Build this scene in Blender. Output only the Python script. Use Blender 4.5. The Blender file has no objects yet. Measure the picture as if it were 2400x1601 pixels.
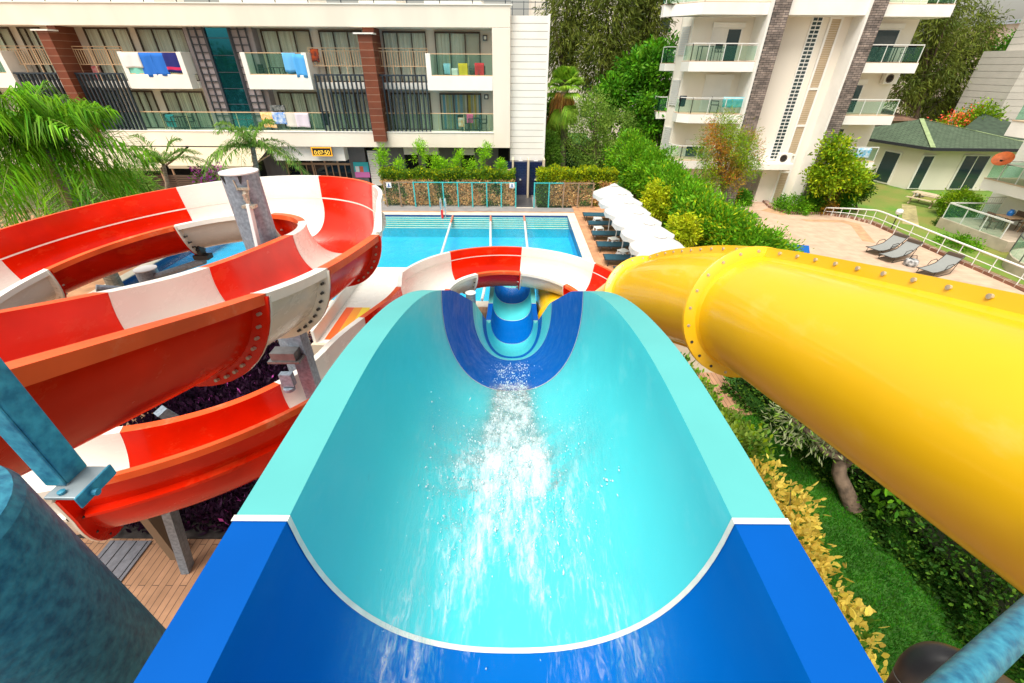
import bpy, bmesh, math, random
import numpy as np
from mathutils import Vector, Matrix
R = math.radians
random.seed(7); rng = np.random.default_rng(7)
SC = bpy.context.scene
COL = SC.collection
# ---------------------------------------------------------------- camera model (photo pixels 2400 x 1601)
F_PX = 994.0; TILT = math.atan2(650, 994); CAM_H = 7.3; ROLL = 0.006
_s, _c = math.sin(TILT), math.cos(TILT)
FW = np.array((0, _c, -_s)); _r0 = np.array((1., 0, 0)); _u0 = np.array((0, _s, _c))
RT = math.cos(ROLL)*_r0 + math.sin(ROLL)*_u0
UP = -math.sin(ROLL)*_r0 + math.cos(ROLL)*_u0
def ray(px, py): return FW + RT*(px-1200)/F_PX + UP*(800.5-py)/F_PX
def atz(px, py, z):
    d = ray(px, py); t = (z-CAM_H)/d[2]; return Vector((d[0]*t, d[1]*t, z))
def aty(px, py, Y):
    d = ray(px, py); t = Y/d[1]; return Vector((d[0]*t, Y, CAM_H+d[2]*t))
def atd(px, py, zc): return Vector(np.array((0, 0, CAM_H))+ray(px, py)*zc)
def atx(px, py, X):
    d = ray(px, py); t = X/d[0]; return Vector((X, d[1]*t, CAM_H+d[2]*t))
# ---------------------------------------------------------------- materials
MATS = {}
def mat(name, col, rough=.5, metal=0., var=0., scale=3., bump=0., bscale=40., coat=0., spec=.5, col2=None, trans=0., detail=4., stretch=None, emit=0., island=0., wear=None):
    """procedural principled material: colour broken up by noise (var), optional second colour, bump, per leaf variation"""
    if name in MATS: return MATS[name]
    m = bpy.data.materials.new(name); m.use_nodes = True
    nt = m.node_tree; N = nt.nodes; L = nt.links
    b = N['Principled BSDF']
    b.inputs['Roughness'].default_value = rough; b.inputs['Metallic'].default_value = metal
    b.inputs['Coat Weight'].default_value = coat; b.inputs['Coat Roughness'].default_value = .08
    b.inputs['Specular IOR Level'].default_value = spec
    b.inputs['Base Color'].default_value = (*col, 1)
    tc = N.new('ShaderNodeTexCoord'); vec = tc.outputs['Object']
    if stretch:
        mp = N.new('ShaderNodeMapping'); mp.inputs['Scale'].default_value = stretch
        L.new(vec, mp.inputs['Vector']); vec = mp.outputs['Vector']
    out = None
    if var or col2:
        nz = N.new('ShaderNodeTexNoise'); nz.inputs['Scale'].default_value = scale; nz.inputs['Detail'].default_value = detail
        L.new(vec, nz.inputs['Vector'])
        rp = N.new('ShaderNodeValToRGB')
        c2 = col2 if col2 else tuple(max(0, c*(1-var)) for c in col)
        c1 = col if col2 else tuple(min(1, c*(1+var*.6)) for c in col)
        rp.color_ramp.elements[0].position = .33; rp.color_ramp.elements[1].position = .67
        rp.color_ramp.elements[0].color = (*c2, 1); rp.color_ramp.elements[1].color = (*c1, 1)
        L.new(nz.outputs['Fac'], rp.inputs['Fac']); out = rp.outputs['Color']
    if island:
        g = N.new('ShaderNodeNewGeometry')
        hs = N.new('ShaderNodeHueSaturation')
        mr = N.new('ShaderNodeMapRange'); mr.inputs['To Min'].default_value = 1-island; mr.inputs['To Max'].default_value = 1+island
        L.new(g.outputs['Random Per Island'], mr.inputs['Value']); L.new(mr.outputs['Result'], hs.inputs['Value'])
        mh = N.new('ShaderNodeMapRange'); mh.inputs['To Min'].default_value = .5-island*.04; mh.inputs['To Max'].default_value = .5+island*.04
        ml = N.new('ShaderNodeMath'); ml.operation = 'MULTIPLY'; ml.inputs[1].default_value = 7.31
        fr = N.new('ShaderNodeMath'); fr.operation = 'FRACT'
        L.new(g.outputs['Random Per Island'], ml.inputs[0]); L.new(ml.outputs[0], fr.inputs[0]); L.new(fr.outputs[0], mh.inputs['Value'])
        L.new(mh.outputs['Result'], hs.inputs['Hue'])
        if out: L.new(out, hs.inputs['Color'])
        else: hs.inputs['Color'].default_value = (*col, 1)
        out = hs.outputs['Color']
    if wear:        # pale scuffs and a patchy gloss: (colour, amount, scale, stretch)
        wc, wa, wsc, wst = wear
        m2 = N.new('ShaderNodeMapping'); m2.inputs['Scale'].default_value = wst; L.new(tc.outputs['Object'], m2.inputs['Vector'])
        w1 = N.new('ShaderNodeTexNoise'); w1.inputs['Scale'].default_value = wsc; w1.inputs['Detail'].default_value = 7; w1.inputs['Roughness'].default_value = .68; L.new(m2.outputs[0], w1.inputs['Vector'])
        wr = N.new('ShaderNodeMapRange'); wr.inputs['From Min'].default_value = .56; wr.inputs['From Max'].default_value = .78; wr.inputs['To Max'].default_value = wa; L.new(w1.outputs['Fac'], wr.inputs['Value'])
        wm = N.new('ShaderNodeMix'); wm.data_type = 'RGBA'; L.new(wr.outputs['Result'], wm.inputs['Factor'])
        if out: L.new(out, wm.inputs['A'])
        else: wm.inputs['A'].default_value = (*col, 1)
        wm.inputs['B'].default_value = (*wc, 1); out = wm.outputs['Result']
        rr = N.new('ShaderNodeMapRange'); rr.inputs['From Min'].default_value = .35; rr.inputs['From Max'].default_value = .65; rr.inputs['To Min'].default_value = rough*.75; rr.inputs['To Max'].default_value = min(1, rough*1.35); L.new(w1.outputs['Fac'], rr.inputs['Value']); L.new(rr.outputs['Result'], b.inputs['Roughness'])
    if out: L.new(out, b.inputs['Base Color'])
    if bump:
        n2 = N.new('ShaderNodeTexNoise'); n2.inputs['Scale'].default_value = bscale; n2.inputs['Detail'].default_value = 3
        L.new(vec, n2.inputs['Vector'])
        bp = N.new('ShaderNodeBump'); bp.inputs['Strength'].default_value = bump; bp.inputs['Distance'].default_value = .02
        L.new(n2.outputs['Fac'], bp.inputs['Height']); L.new(bp.outputs['Normal'], b.inputs['Normal'])
    if emit:
        b.inputs['Emission Color'].default_value = (*col, 1); b.inputs['Emission Strength'].default_value = emit
    if trans:
        t = N.new('ShaderNodeBsdfTranslucent')
        if out: L.new(out, t.inputs['Color'])
        else: t.inputs['Color'].default_value = (*col, 1)
        mx = N.new('ShaderNodeMixShader'); mx.inputs[0].default_value = trans
        L.new(b.outputs[0], mx.inputs[1]); L.new(t.outputs[0], mx.inputs[2])
        L.new(mx.outputs[0], N['Material Output'].inputs['Surface'])
    MATS[name] = m; return m
def brickmat(name, c1, c2, mortar, bw, bh, msize=.02, rough=.6, axes='xz', offset=.5, bump=.3, squash=1., var=.25, spec=.4):
    if name in MATS: return MATS[name]
    m = bpy.data.materials.new(name); m.use_nodes = True
    nt = m.node_tree; N = nt.nodes; L = nt.links; b = N['Principled BSDF']
    b.inputs['Roughness'].default_value = rough; b.inputs['Specular IOR Level'].default_value = spec
    tc = N.new('ShaderNodeTexCoord'); sp = N.new('ShaderNodeSeparateXYZ'); cb = N.new('ShaderNodeCombineXYZ')
    L.new(tc.outputs['Object'], sp.inputs[0])
    L.new(sp.outputs['xyz'.index(axes[0])], cb.inputs[0]); L.new(sp.outputs['xyz'.index(axes[1])], cb.inputs[1])
    br = N.new('ShaderNodeTexBrick'); br.inputs['Scale'].default_value = 1; br.offset = offset
    br.inputs['Brick Width'].default_value = bw; br.inputs['Row Height'].default_value = bh
    br.inputs['Mortar Size'].default_value = msize; br.inputs['Mortar Smooth'].default_value = .1
    br.inputs['Color1'].default_value = (*c1, 1); br.inputs['Color2'].default_value = (*c2, 1); br.inputs['Mortar'].default_value = (*mortar, 1)
    L.new(cb.outputs[0], br.inputs['Vector'])
    nz = N.new('ShaderNodeTexNoise'); nz.inputs['Scale'].default_value = 2.2; nz.inputs['Detail'].default_value = 6
    L.new(tc.outputs['Object'], nz.inputs['Vector'])
    mr = N.new('ShaderNodeMapRange'); mr.inputs['From Min'].default_value = .3; mr.inputs['From Max'].default_value = .7
    mr.inputs['To Min'].default_value = 1-var; mr.inputs['To Max'].default_value = 1+var
    L.new(nz.outputs['Fac'], mr.inputs['Value'])
    vm = N.new('ShaderNodeVectorMath'); vm.operation = 'SCALE'
    L.new(br.outputs['Color'], vm.inputs[0]); L.new(mr.outputs['Result'], vm.inputs['Scale'])
    L.new(vm.outputs[0], b.inputs['Base Color'])
    if bump:
        bp = N.new('ShaderNodeBump'); bp.inputs['Strength'].default_value = bump; bp.inputs['Distance'].default_value = .01; bp.invert = True
        L.new(br.outputs['Fac'], bp.inputs['Height']); L.new(bp.outputs['Normal'], b.inputs['Normal'])
    MATS[name] = m; return m
def glassmat(name, tint, refl=.12, opac=.25, rough=.02, col=(.1,.3,.25)):
    """pane: part tinted see-through, part reflecting"""
    if name in MATS: return MATS[name]
    m = bpy.data.materials.new(name); m.use_nodes = True
    nt = m.node_tree; N = nt.nodes; L = nt.links; b = N['Principled BSDF']
    b.inputs['Base Color'].default_value = (*col, 1); b.inputs['Roughness'].default_value = rough; b.inputs['Specular IOR Level'].default_value = .6
    t = N.new('ShaderNodeBsdfTransparent'); t.inputs['Color'].default_value = (*tint, 1)
    mx = N.new('ShaderNodeMixShader'); mx.inputs[0].default_value = opac
    L.new(t.outputs[0], mx.inputs[1]); L.new(b.outputs[0], mx.inputs[2])
    L.new(mx.outputs[0], N['Material Output'].inputs['Surface'])
    MATS[name] = m; return m
# ---------------------------------------------------------------- objects
ORG = {}
def tag(o, label=None, cat=None, group=None, kind=None):
    if label: o['label'] = label
    if cat: o['category'] = cat
    if group: o['group'] = group
    if kind: o['kind'] = kind
    return o
def thing(name, label, cat, loc=(0, 0, 0), rz=0., group=None):
    o = bpy.data.objects.new(name, None); COL.objects.link(o)
    o.empty_display_size = .2
    o.location = loc; o.rotation_euler = (0, 0, rz); ORG[o.name] = Vector(loc)
    return tag(o, label, cat, group)
class MB:
    """collects shapes into one mesh; several materials by slot"""
    def __init__(s): s.v = []; s.f = []; s.m = []; s.mi = 0
    def add(s, vs, fs, mi=None):
        k = len(s.v); s.v.extend([tuple(p) for p in vs])
        s.f.extend([tuple(i+k for i in f) for f in fs]); s.m.extend([s.mi if mi is None else mi]*len(fs)); return s
    def box(s, x0, x1, y0, y1, z0, z1, mi=None):
        if x0 > x1: x0, x1 = x1, x0
        if y0 > y1: y0, y1 = y1, y0
        if z0 > z1: z0, z1 = z1, z0
        v = [(x0,y0,z0),(x1,y0,z0),(x1,y1,z0),(x0,y1,z0),(x0,y0,z1),(x1,y0,z1),(x1,y1,z1),(x0,y1,z1)]
        return s.add(v, [(0,3,2,1),(4,5,6,7),(0,1,5,4),(1,2,6,5),(2,3,7,6),(3,0,4,7)], mi)
    def prism(s, poly, z0, z1, mi=None):
        n = len(poly); a = sum(poly[i][0]*poly[(i+1)%n][1]-poly[(i+1)%n][0]*poly[i][1] for i in range(n))
        if a < 0: poly = poly[::-1]
        v = [(p[0], p[1], z0) for p in poly]+[(p[0], p[1], z1) for p in poly]
        f = [tuple(range(n))[::-1], tuple(range(n, 2*n))]+[(i, (i+1)%n, (i+1)%n+n, i+n) for i in range(n)]
        return s.add(v, f, mi)
    def tube(s, pts, r, n=10, cap=True, mi=None):
        pts = [Vector(p) for p in pts]; rr = r if hasattr(r, '__len__') else [r]*len(pts)
        V = []; Fc = []; prev = None
        for i, p in enumerate(pts):
            t = (pts[min(i+1, len(pts)-1)]-pts[max(i-1, 0)]).normalized()
            if prev is None:
                a = Vector((0, 0, 1)) if abs(t.z) < .9 else Vector((1, 0, 0)); u = t.cross(a).normalized()
            else: u = (prev-t*prev.dot(t)).normalized()
            prev = u; w = t.cross(u)
            for k in range(n):
                g = 2*math.pi*k/n; V.append(p+u*(math.cos(g)*rr[i])+w*(math.sin(g)*rr[i]))
        for i in range(len(pts)-1):
            for k in range(n):
                a = i*n+k; b = i*n+(k+1) % n; Fc.append((a, b, b+n, a+n))
        if cap:
            Fc.append(tuple(range(n))[::-1]); Fc.append(tuple(range(len(V)-n, len(V))))
        return s.add(V, Fc, mi)
    def bar(s, a, b, w, h, up=(0, 0, 1), mi=None):
        a = Vector(a); b = Vector(b); t = (b-a).normalized(); u = Vector(up)
        x = t.cross(u)
        if x.length < 1e-4: x = t.cross(Vector((1, 0, 0)))
        x.normalize(); y = x.cross(t)
        v = []
        for p in (a, b):
            for sx, sy in ((-1,-1),(1,-1),(1,1),(-1,1)): v.append(p+x*(sx*w/2)+y*(sy*h/2))
        return s.add(v, [(0,1,2,3),(7,6,5,4),(0,4,5,1),(1,5,6,2),(2,6,7,3),(3,7,4,0)], mi)
    def lathe(s, prof, c=(0, 0, 0), n=16, mi=None):
        V = []; Fc = []
        for r_, z in prof:
            for k in range(n):
                g = 2*math.pi*k/n; V.append((c[0]+r_*math.cos(g), c[1]+r_*math.sin(g), c[2]+z))
        for i in range(len(prof)-1):
            for k in range(n):
                a = i*n+k; b = i*n+(k+1) % n; Fc.append((a, b, b+n, a+n))
        return s.add(V, Fc, mi)
    def build(s, name, mats, parent=None, smooth=False, angle=35, local=False, bevel=0.):
        me = bpy.data.meshes.new(name)
        vs = s.v
        if parent is not None and not local:
            o0 = ORG[parent.name]; vs = [(p[0]-o0[0], p[1]-o0[1], p[2]-o0[2]) for p in vs]
        me.from_pydata(vs, [], s.f)
        if not isinstance(mats, (list, tuple)): mats = [mats]
        for m in mats: me.materials.append(m)
        if len(mats) > 1: me.polygons.foreach_set('material_index', s.m)
        me.update()
        if smooth:
            me.polygons.foreach_set('use_smooth', [True]*len(me.polygons)); me.set_sharp_from_angle(angle=R(angle))
        o = bpy.data.objects.new(name, me); COL.objects.link(o)
        if bevel:
            b = o.modifiers.new('bevel', 'BEVEL'); b.width = bevel; b.segments = 2; b.limit_method = 'ANGLE'
        if parent is not None:
            o.parent = parent; ORG[o.name] = ORG[parent.name] if not local else Vector((0, 0, 0))
        else: ORG[o.name] = Vector((0, 0, 0))
        return o
def meshobj(name, V, Fq, mats, parent=None, smooth=False, angle=35, mi=None, local=False):
    """fast numpy quad/tri mesh"""
    V = np.asarray(V, dtype=np.float32); Fq = np.asarray(Fq, dtype=np.int32)
    if parent is not None and not local: V = V-np.array(ORG[parent.name], dtype=np.float32)
    me = bpy.data.meshes.new(name); k = Fq.shape[1]
    me.vertices.add(len(V)); me.vertices.foreach_set('co', V.ravel())
    me.loops.add(Fq.size); me.loops.foreach_set('vertex_index', Fq.ravel())
    me.polygons.add(len(Fq)); me.polygons.foreach_set('loop_start', np.arange(0, Fq.size, k, dtype=np.int32))
    if not isinstance(mats, (list, tuple)): mats = [mats]
    for m in mats: me.materials.append(m)
    if mi is not None: me.polygons.foreach_set('material_index', np.asarray(mi, dtype=np.int32))
    me.update(calc_edges=True); me.validate()
    if smooth:
        me.polygons.foreach_set('use_smooth', [True]*len(me.polygons))
        if angle: me.set_sharp_from_angle(angle=R(angle))
    o = bpy.data.objects.new(name, me); COL.objects.link(o)
    if parent is not None: o.parent = parent
    ORG[o.name] = Vector((0, 0, 0)) if (parent is None or local) else ORG[parent.name]
    return o
def kids(o): return [c for c in bpy.data.objects if c.parent == o]
def copy_tree(o, parent=None, loc=None, rz=None, label=None):
    ch = kids(o); c = o.copy(); COL.objects.link(c)
    if parent is not None: c.parent = parent
    if loc is not None: c.location = loc; ORG[c.name] = Vector(loc)
    if rz is not None: c.rotation_euler = (0, 0, rz)
    if label: c['label'] = label
    for k in ch: copy_tree(k, c)
    return c
def struct(o): o['kind'] = 'structure'; return o
# ================================================================= camera, light
cam_d = bpy.data.cameras.new('camera'); cam = bpy.data.objects.new('camera', cam_d); COL.objects.link(cam)
cam_d.sensor_width = 36; cam_d.lens = F_PX/2400*36; cam_d.clip_start = .05; cam_d.clip_end = 2000
mw = Matrix((( *RT, 0), (*UP, 0), (*(-FW), 0), (0, 0, 0, 1))).transposed()
mw.translation = (0, 0, CAM_H); cam.matrix_world = mw
SC.camera = cam
SUN_EL, SUN_AZ = R(65), R(214)      # azimuth from +Y towards +X
sd = bpy.data.lights.new('sun', 'SUN'); sd.energy = 2.6; sd.angle = R(35); sd.color = (1, .95, .86)
sun = bpy.data.objects.new('sun', sd); COL.objects.link(sun)
dv = Vector((math.sin(SUN_AZ)*math.cos(SUN_EL), math.cos(SUN_AZ)*math.cos(SUN_EL), math.sin(SUN_EL)))
sun.rotation_mode = 'QUATERNION'; sun.rotation_quaternion = dv.to_track_quat('Z', 'Y'); sun.location = dv*60
w = bpy.data.worlds.new('World'); SC.world = w; w.use_nodes = True
nt = w.node_tree; bg = nt.nodes['Background']; sky = nt.nodes.new('ShaderNodeTexSky'); sky.sky_type = 'NISHITA'
sky.sun_disc = False; sky.sun_elevation = SUN_EL; sky.sun_rotation = SUN_AZ; sky.air_density = 1.6; sky.dust_density = 4.0; sky.ozone_density = .6
hs = nt.nodes.new('ShaderNodeHueSaturation'); hs.inputs['Saturation'].default_value = .30
mxw = nt.nodes.new('ShaderNodeMix'); mxw.data_type = 'RGBA'; mxw.blend_type = 'MULTIPLY'; mxw.inputs['Factor'].default_value = 1; mxw.inputs['B'].default_value = (1, .965, .90, 1)
nt.links.new(sky.outputs['Color'], hs.inputs['Color']); nt.links.new(hs.outputs['Color'], mxw.inputs['A']); nt.links.new(mxw.outputs['Result'], bg.inputs['Color'])
bg.inputs['Strength'].default_value = .11
SC.view_settings.view_transform = 'Standard'; SC.view_settings.look = 'None'; SC.view_settings.gamma = 1; SC.view_settings.exposure = .74
SC.render.engine = 'CYCLES'
SC.cycles.max_bounces = 8; SC.cycles.transparent_max_bounces = 24; SC.cycles.caustics_reflective = False; SC.cycles.caustics_refractive = False
SC.cycles.use_denoising = True
# ================================================================= water slides
M_TURQ = mat('turquoise_gelcoat', (.070,.57,.62), rough=.38, coat=.02, var=.07, scale=.9, bump=.03, bscale=3, spec=.10, wear=((.40,.72,.75), .22, 5, (3,.6,1)))
M_BLUE = mat('blue_gelcoat', (.0003,.125,.47), rough=.5, coat=0, var=.10, scale=.9, bump=.03, bscale=3, spec=.03, wear=((.01,.16,.55), .35, 5, (3,.6,1)))
M_TURQ_LIP = mat('turquoise_rim_gelcoat', (.095,.41,.41), rough=.5, var=.06, scale=2, spec=.2)
M_BLUE_LIP = mat('blue_rim_gelcoat', (.001,.078,.36), rough=.5, var=.08, scale=2, spec=.05)
M_RED = mat('red_gelcoat', (.66,.014,.001), rough=.22, coat=.2, var=.25, scale=1.1, bump=.02, bscale=2.5, spec=.15, wear=((.80,.16,.04), .22, 2.2, (1,.7,1.6)))
M_RED_LIP = mat('orange_red_sheen_rim', (.80,.10,.02), rough=.45, var=.25, scale=1.6, spec=.3, wear=((.82,.38,.22), .6, 3, (1,1,1)))  # mostly sky reflection painted in as a paler orange, with some fading
M_WHITE = mat('white_gelcoat', (.74,.71,.65), rough=.24, coat=.3, var=.05, scale=1.5, wear=((.55,.50,.42), .35, 2.5, (1,1,2.5)))
M_WHITE_LIP = mat('white_rim_gelcoat', (.80,.78,.73), rough=.35, var=.05, scale=3)
M_YELLOW = mat('yellow_gelcoat', (.74,.43,.002), rough=.42, coat=.45, var=.05, scale=1.0, bump=.02, bscale=2.0, spec=.5, wear=((.80,.66,.28), .35, 1.3, (1,.5,1)))
M_SEAM = mat('white_sealant', (.74,.72,.64), rough=.5, var=.1, scale=20)
M_STEEL = mat('galvanised_steel', (.24,.30,.37), rough=.45, metal=.2, var=.30, scale=22, bump=.05, bscale=60)
M_BOLT = mat('bolt_steel', (.50,.44,.36), rough=.38, metal=.5, var=.35, scale=40)
M_DARKBOLT = mat('dark_bolt_cap', (.03,.03,.035), rough=.4)

def frames(P):
    P = np.asarray(P, float); T = np.gradient(P, axis=0); T /= np.linalg.norm(T, axis=1)[:, None]
    S = np.cross(T, (0, 0, 1.)); S /= np.linalg.norm(S, axis=1)[:, None]
    return P, T, S, np.cross(S, T)
def arclen(P): return np.concatenate(([0], np.cumsum(np.linalg.norm(np.diff(P, axis=0), axis=1))))
def usec(w, d, p, m):
    a = np.linspace(-np.pi/2, np.pi/2, m)
    return np.stack([w*np.sign(np.sin(a))*np.abs(np.sin(a))**(2/p), -d*np.abs(np.cos(a))**(2/p)], 1)
def sect(wi, wo, d, p, hl, hr, m=25, skirt=.09, th=.03):
    """closed flume cross section (side, height) around the rim level; hl / hr raise the left / right wall"""
    fl = .16; wl, wr = wo-.06*min(1, hl/.4), wo-.06*min(1, hr/.4)
    L = [(-wl-fl*hl, hl-skirt), (-wl-fl*hl, hl), (-wi-fl*hl, hl), (-wi-fl*hl*.5, hl*.5)]
    U = [tuple(q) for q in usec(wi, d, p, m)]
    Rr = [(wi+fl*hr*.5, hr*.5), (wi+fl*hr, hr), (wr+fl*hr, hr), (wr+fl*hr, hr-skirt), (wi+th+fl*hr, hr-skirt), (wi+th+fl*hr*.4, hr*.4-.05)]
    E = [tuple(q) for q in usec(wi+th, d+th, p, m)][::-1]
    E = [(x, min(y, -.07)) for x, y in E]
    L2 = [(-wi-th-fl*hl*.4, hl*.4-.05), (-wi-th-fl*hl, hl-skirt)]
    return np.array(L+U+Rr+E+L2)
LIP_FACES = None
def flume(root, P, cuts, mats, wi, wo, d, p, hl, hr, flange=(), bolts=(), bolt_mat=None, seam=True, m=25, skirt=.09, dfun=None):
    """sweep the flume along P; cuts = arclengths of the joints; one mesh part per moulded segment"""
    P0, T0, S0, N0 = frames(P); A0 = arclen(P)
    segs = []
    for k in range(len(cuts)-1):
        ss = np.linspace(cuts[k]+.002, cuts[k+1]-.002, max(3, int((cuts[k+1]-cuts[k])/.06)))
        P, T, S, N = [np.stack([np.interp(ss, A0, M[:, c]) for c in range(3)], 1) for M in (P0, T0, S0, N0)]
        A = ss; idx = np.arange(len(ss))
        rings = []
        for i in idx:
            dd = d if dfun is None else dfun(A[i])
            q = sect(wi, wo, dd, p, max(hl(A[i]), .002), max(hr(A[i]), .002), m, skirt)
            rings.append(P[i]+S[i]*q[:, :1]+N[i]*q[:, 1:])
        nq = len(q); V = np.concatenate(rings)
        # stretch the ends so segments meet
        ii, jj = np.meshgrid(np.arange(len(idx)-1), np.arange(nq), indexing='ij')
        a = ii*nq+jj; b = ii*nq+(jj+1) % nq
        Fq = np.stack([a, a+nq, b+nq, b], -1).reshape(-1, 4)
        lipj = {0, 1, 4+m+1, 4+m+2, nq-1, 4+m+3}
        mi = np.array([[1 if j in lipj else 0 for j in range(nq)]]*(len(idx)-1)).ravel()
        # flange plates
        V = list(map(tuple, V)); Fq = [tuple(f) for f in Fq]; mi = list(mi)
        for e, at in ((0, cuts[k]), (-1, cuts[k+1])):
            if not any(abs(at-x) < .05 for x in flange): continue
            i = idx[e]; dd = d if dfun is None else dfun(A[i])
            sgn = 1 if e == 0 else -1
            inn = usec(wi+.02, dd+.02, p, m); out = usec(wi+.15, dd+.14, p, m)
            h0, h1 = max(hl(A[i]), 0), max(hr(A[i]), 0)
            out[:, 1] = np.minimum(out[:, 1], -.02); inn[:, 1] = np.minimum(inn[:, 1], -.02)
            if h0 > .1: inn = np.vstack([(-wi-.02-.16*h0, h0-.1), inn]); out = np.vstack([(-wi-.14-.16*h0, h0-.1), out])
            if h1 > .1: inn = np.vstack([inn, (wi+.02+.16*h1, h1-.1)]); out = np.vstack([out, (wi+.14+.16*h1, h1-.1)])
            n = len(inn); base = len(V); c = P[i]
            for off, sec in ((.0, inn), (.0, out), (.024*sgn, out), (.06*sgn, inn)):
                for x, y in sec: V.append(tuple(c+T[i]*off+S[i]*x+N[i]*y))
            for j in range(n-1):
                for r_ in range(3):
                    Fq.append((base+r_*n+j, base+(r_+1)*n+j, base+(r_+1)*n+j+1, base+r_*n+j+1)); mi.append(0)
        o = meshobj('flume_segment', V, Fq, [mats[k][0], mats[k][1]], root, smooth=True, angle=40, mi=mi)
        segs.append(o)
        if seam and k > 0:
            i = idx[0]; dd = d if dfun is None else dfun(A[i])
            q = sect(wi-.003, wo+.003, dd-.003, p, max(hl(A[i]), .002), max(hr(A[i]), .002), m, skirt)[:4+m+4].copy()
            for j in (1, 2, 4+m+1, 4+m+2): q[j, 1] += .004
            w = seam if isinstance(seam, float) else .008
            Vs = np.concatenate([P[i]+T[i]*o_+S[i]*q[:, :1]+N[i]*q[:, 1:] for o_ in (-w, w)]); n = len(q)
            Fs = [(j, j+1, n+j+1, n+j) for j in range(n-1)]
            meshobj('joint_seam', Vs, Fs, M_SEAM, root, smooth=True)
    P, T, S, N, A = P0, T0, S0, N0, A0
    # bolts on the flanges: (cut, angle from, angle to, count)
    bm0 = None
    for at, a0, a1, cnt, seg_i in bolts:
        i = int(np.argmin(abs(A-at))); dd = d if dfun is None else dfun(A[i])
        for g in np.linspace(a0, a1, cnt):
            g = math.radians(g); w = wi+.085; h = dd+.085
            x = w*math.copysign(abs(math.sin(g))**(2/p), math.sin(g)); y = -h*abs(math.cos(g))**(2/p)
            c = P[i]+S[i]*x+N[i]*y
            mm = bolt_mat(seg_i) if bolt_mat else M_BOLT
            par = segs[min(seg_i, len(segs)-1)]
            b = bolt_obj(mm, par, c-T[i]*.03, T[i], r=.0155, h=.14)
    return segs, (P, T, S, N, A)
BOLT_ME = {}
def bolt_obj(mm, par, c, axis, r=.019, h=.11):
    key = (mm.name, r)
    if key not in BOLT_ME:
        b = MB(); b.lathe([(0, -h/2), (r, -h/2), (r, h/2-.006), (r*.7, h/2), (0, h/2)], n=8)
        b.lathe([(r*1.5, -.022), (r*1.55, -.02), (r*1.55, .02), (r*1.5, .022)], n=10)
        o = b.build('bolt', mm, par, smooth=True, local=True); BOLT_ME[key] = o.data
    else:
        o = bpy.data.objects.new('bolt', BOLT_ME[key]); COL.objects.link(o); o.parent = par
    o.location = Vector(c)-ORG[par.name]
    o.rotation_mode = 'QUATERNION'; o.rotation_quaternion = Vector(axis).to_track_quat('Z', 'Y')
    return o
def smoothz(z, n):
    k = np.ones(n)/n; zp = np.concatenate([np.full(n, z[0])+(np.arange(n)-n)*(z[1]-z[0]), z, np.full(n, z[-1])+(np.arange(n)+1)*(z[-1]-z[-2])])
    return np.convolve(zp, k, 'same')[n:-n]
# ----------------------------------------------------------------- turquoise and blue slide, straight ahead
yk = np.array([-1.2, .3, 1.0, 1.5, 2.04, 2.5, 2.95, 3.4, 3.9, 6.1, 8.6, 9.6, 10.3, 11.2, 15.2])
dk = np.array([1.03, 1.03, 1.03, 1.05, 1.15, 1.285, 1.465, 1.685, 1.935, 3.25, 5.05, 5.72, 6.05, 6.22, 6.33])
Y = np.arange(-1.2, 15.2, .06); Z = smoothz(np.interp(Y, yk, dk), 9)
PB = np.stack([np.full_like(Y, 0.0), Y, CAM_H-Z], 1)
AB = arclen(PB); cutB = [0]+[float(np.interp(y, Y, AB)) for y in (.69, 3.22, 5.72, 7.4, 8.5, 10.3, 11.7, 12.9, 14.2)]+[AB[-1]]
BLU = (M_BLUE, M_BLUE_LIP); TUR = (M_TURQ, M_TURQ_LIP)
slide_blue = thing('water_slide', 'turquoise and blue banded open slide running straight ahead down to the pool', 'water slide', (0, 3, 0))
ddf = lambda s: .80+.09*min(1, max(0, (s-3.2)/1.8)) if s < 10 else max(.62, .89-.07*(s-10))
segB, frB = flume(slide_blue, PB, cutB, [BLU, TUR]*6, .60, .745, .80, 2.35, lambda s: 0, lambda s: 0, seam=.009, m=41, skirt=.12, dfun=ddf)
# ----------------------------------------------------------------- red and white looping slide
def path_A():
    pts = [(-2.8, y) for y in np.arange(-.5, 6.3, .06)]
    a = np.arange(0, 2*np.pi, .06/3.2); pts += [(-6+3.2*math.cos(t), 6.3+3.2*math.sin(t)) for t in a]
    pts += [(-2.8+.42*((y-6.3)/3.6)**2*(3-2*(y-6.3)/3.6), y) for y in np.arange(6.3, 9.9, .06)]
    a = np.arange(np.pi, 0, -.06/2.59); pts += [(.21+2.59*math.cos(t), 9.9+2.75*math.sin(t)) for t in a]
    pts += [(2.8+.25*t*t/3, 9.9-t) for t in np.arange(.0, 2.3, .06)]
    xy = np.array(pts); s = arclen(np.hstack([xy, np.zeros((len(xy), 1))]))
    zk = [(0, 6.83), (1.9, 6.23), (3.7, 5.66), (4.9, 5.36), (6.9, 5.06), (11.8, 4.62), (16.8, 4.05), (21.9, 3.45), (26.9, 2.92), (30.5, 2.35), (34.9, 1.98), (39.3, 1.75), (42, 1.6)]
    z = smoothz(np.interp(s, *zip(*zk)), 25)
    return np.hstack([xy, z[:, None]]), s
PA, sA = path_A()
s_c = 6.8; circ = lambda deg: s_c+3.2*math.radians(deg)
s2 = s_c+2*math.pi*3.2; s3 = s2+3.6; arc = lambda deg: s3+2.67*math.radians(180-deg)
AA = arclen(PA); to3 = lambda s: float(np.interp(s, sA, AA))
cutA = [0, 3.7, 4.91, 6.9, circ(29), circ(63), circ(113), circ(162), circ(205), circ(248), circ(292), circ(335), s2+1.6, s3+.3, arc(130), arc(88), arc(45), arc(5), 60]
cutA = [to3(c) for c in cutA]; cutA[-1] = AA[-1]
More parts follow.
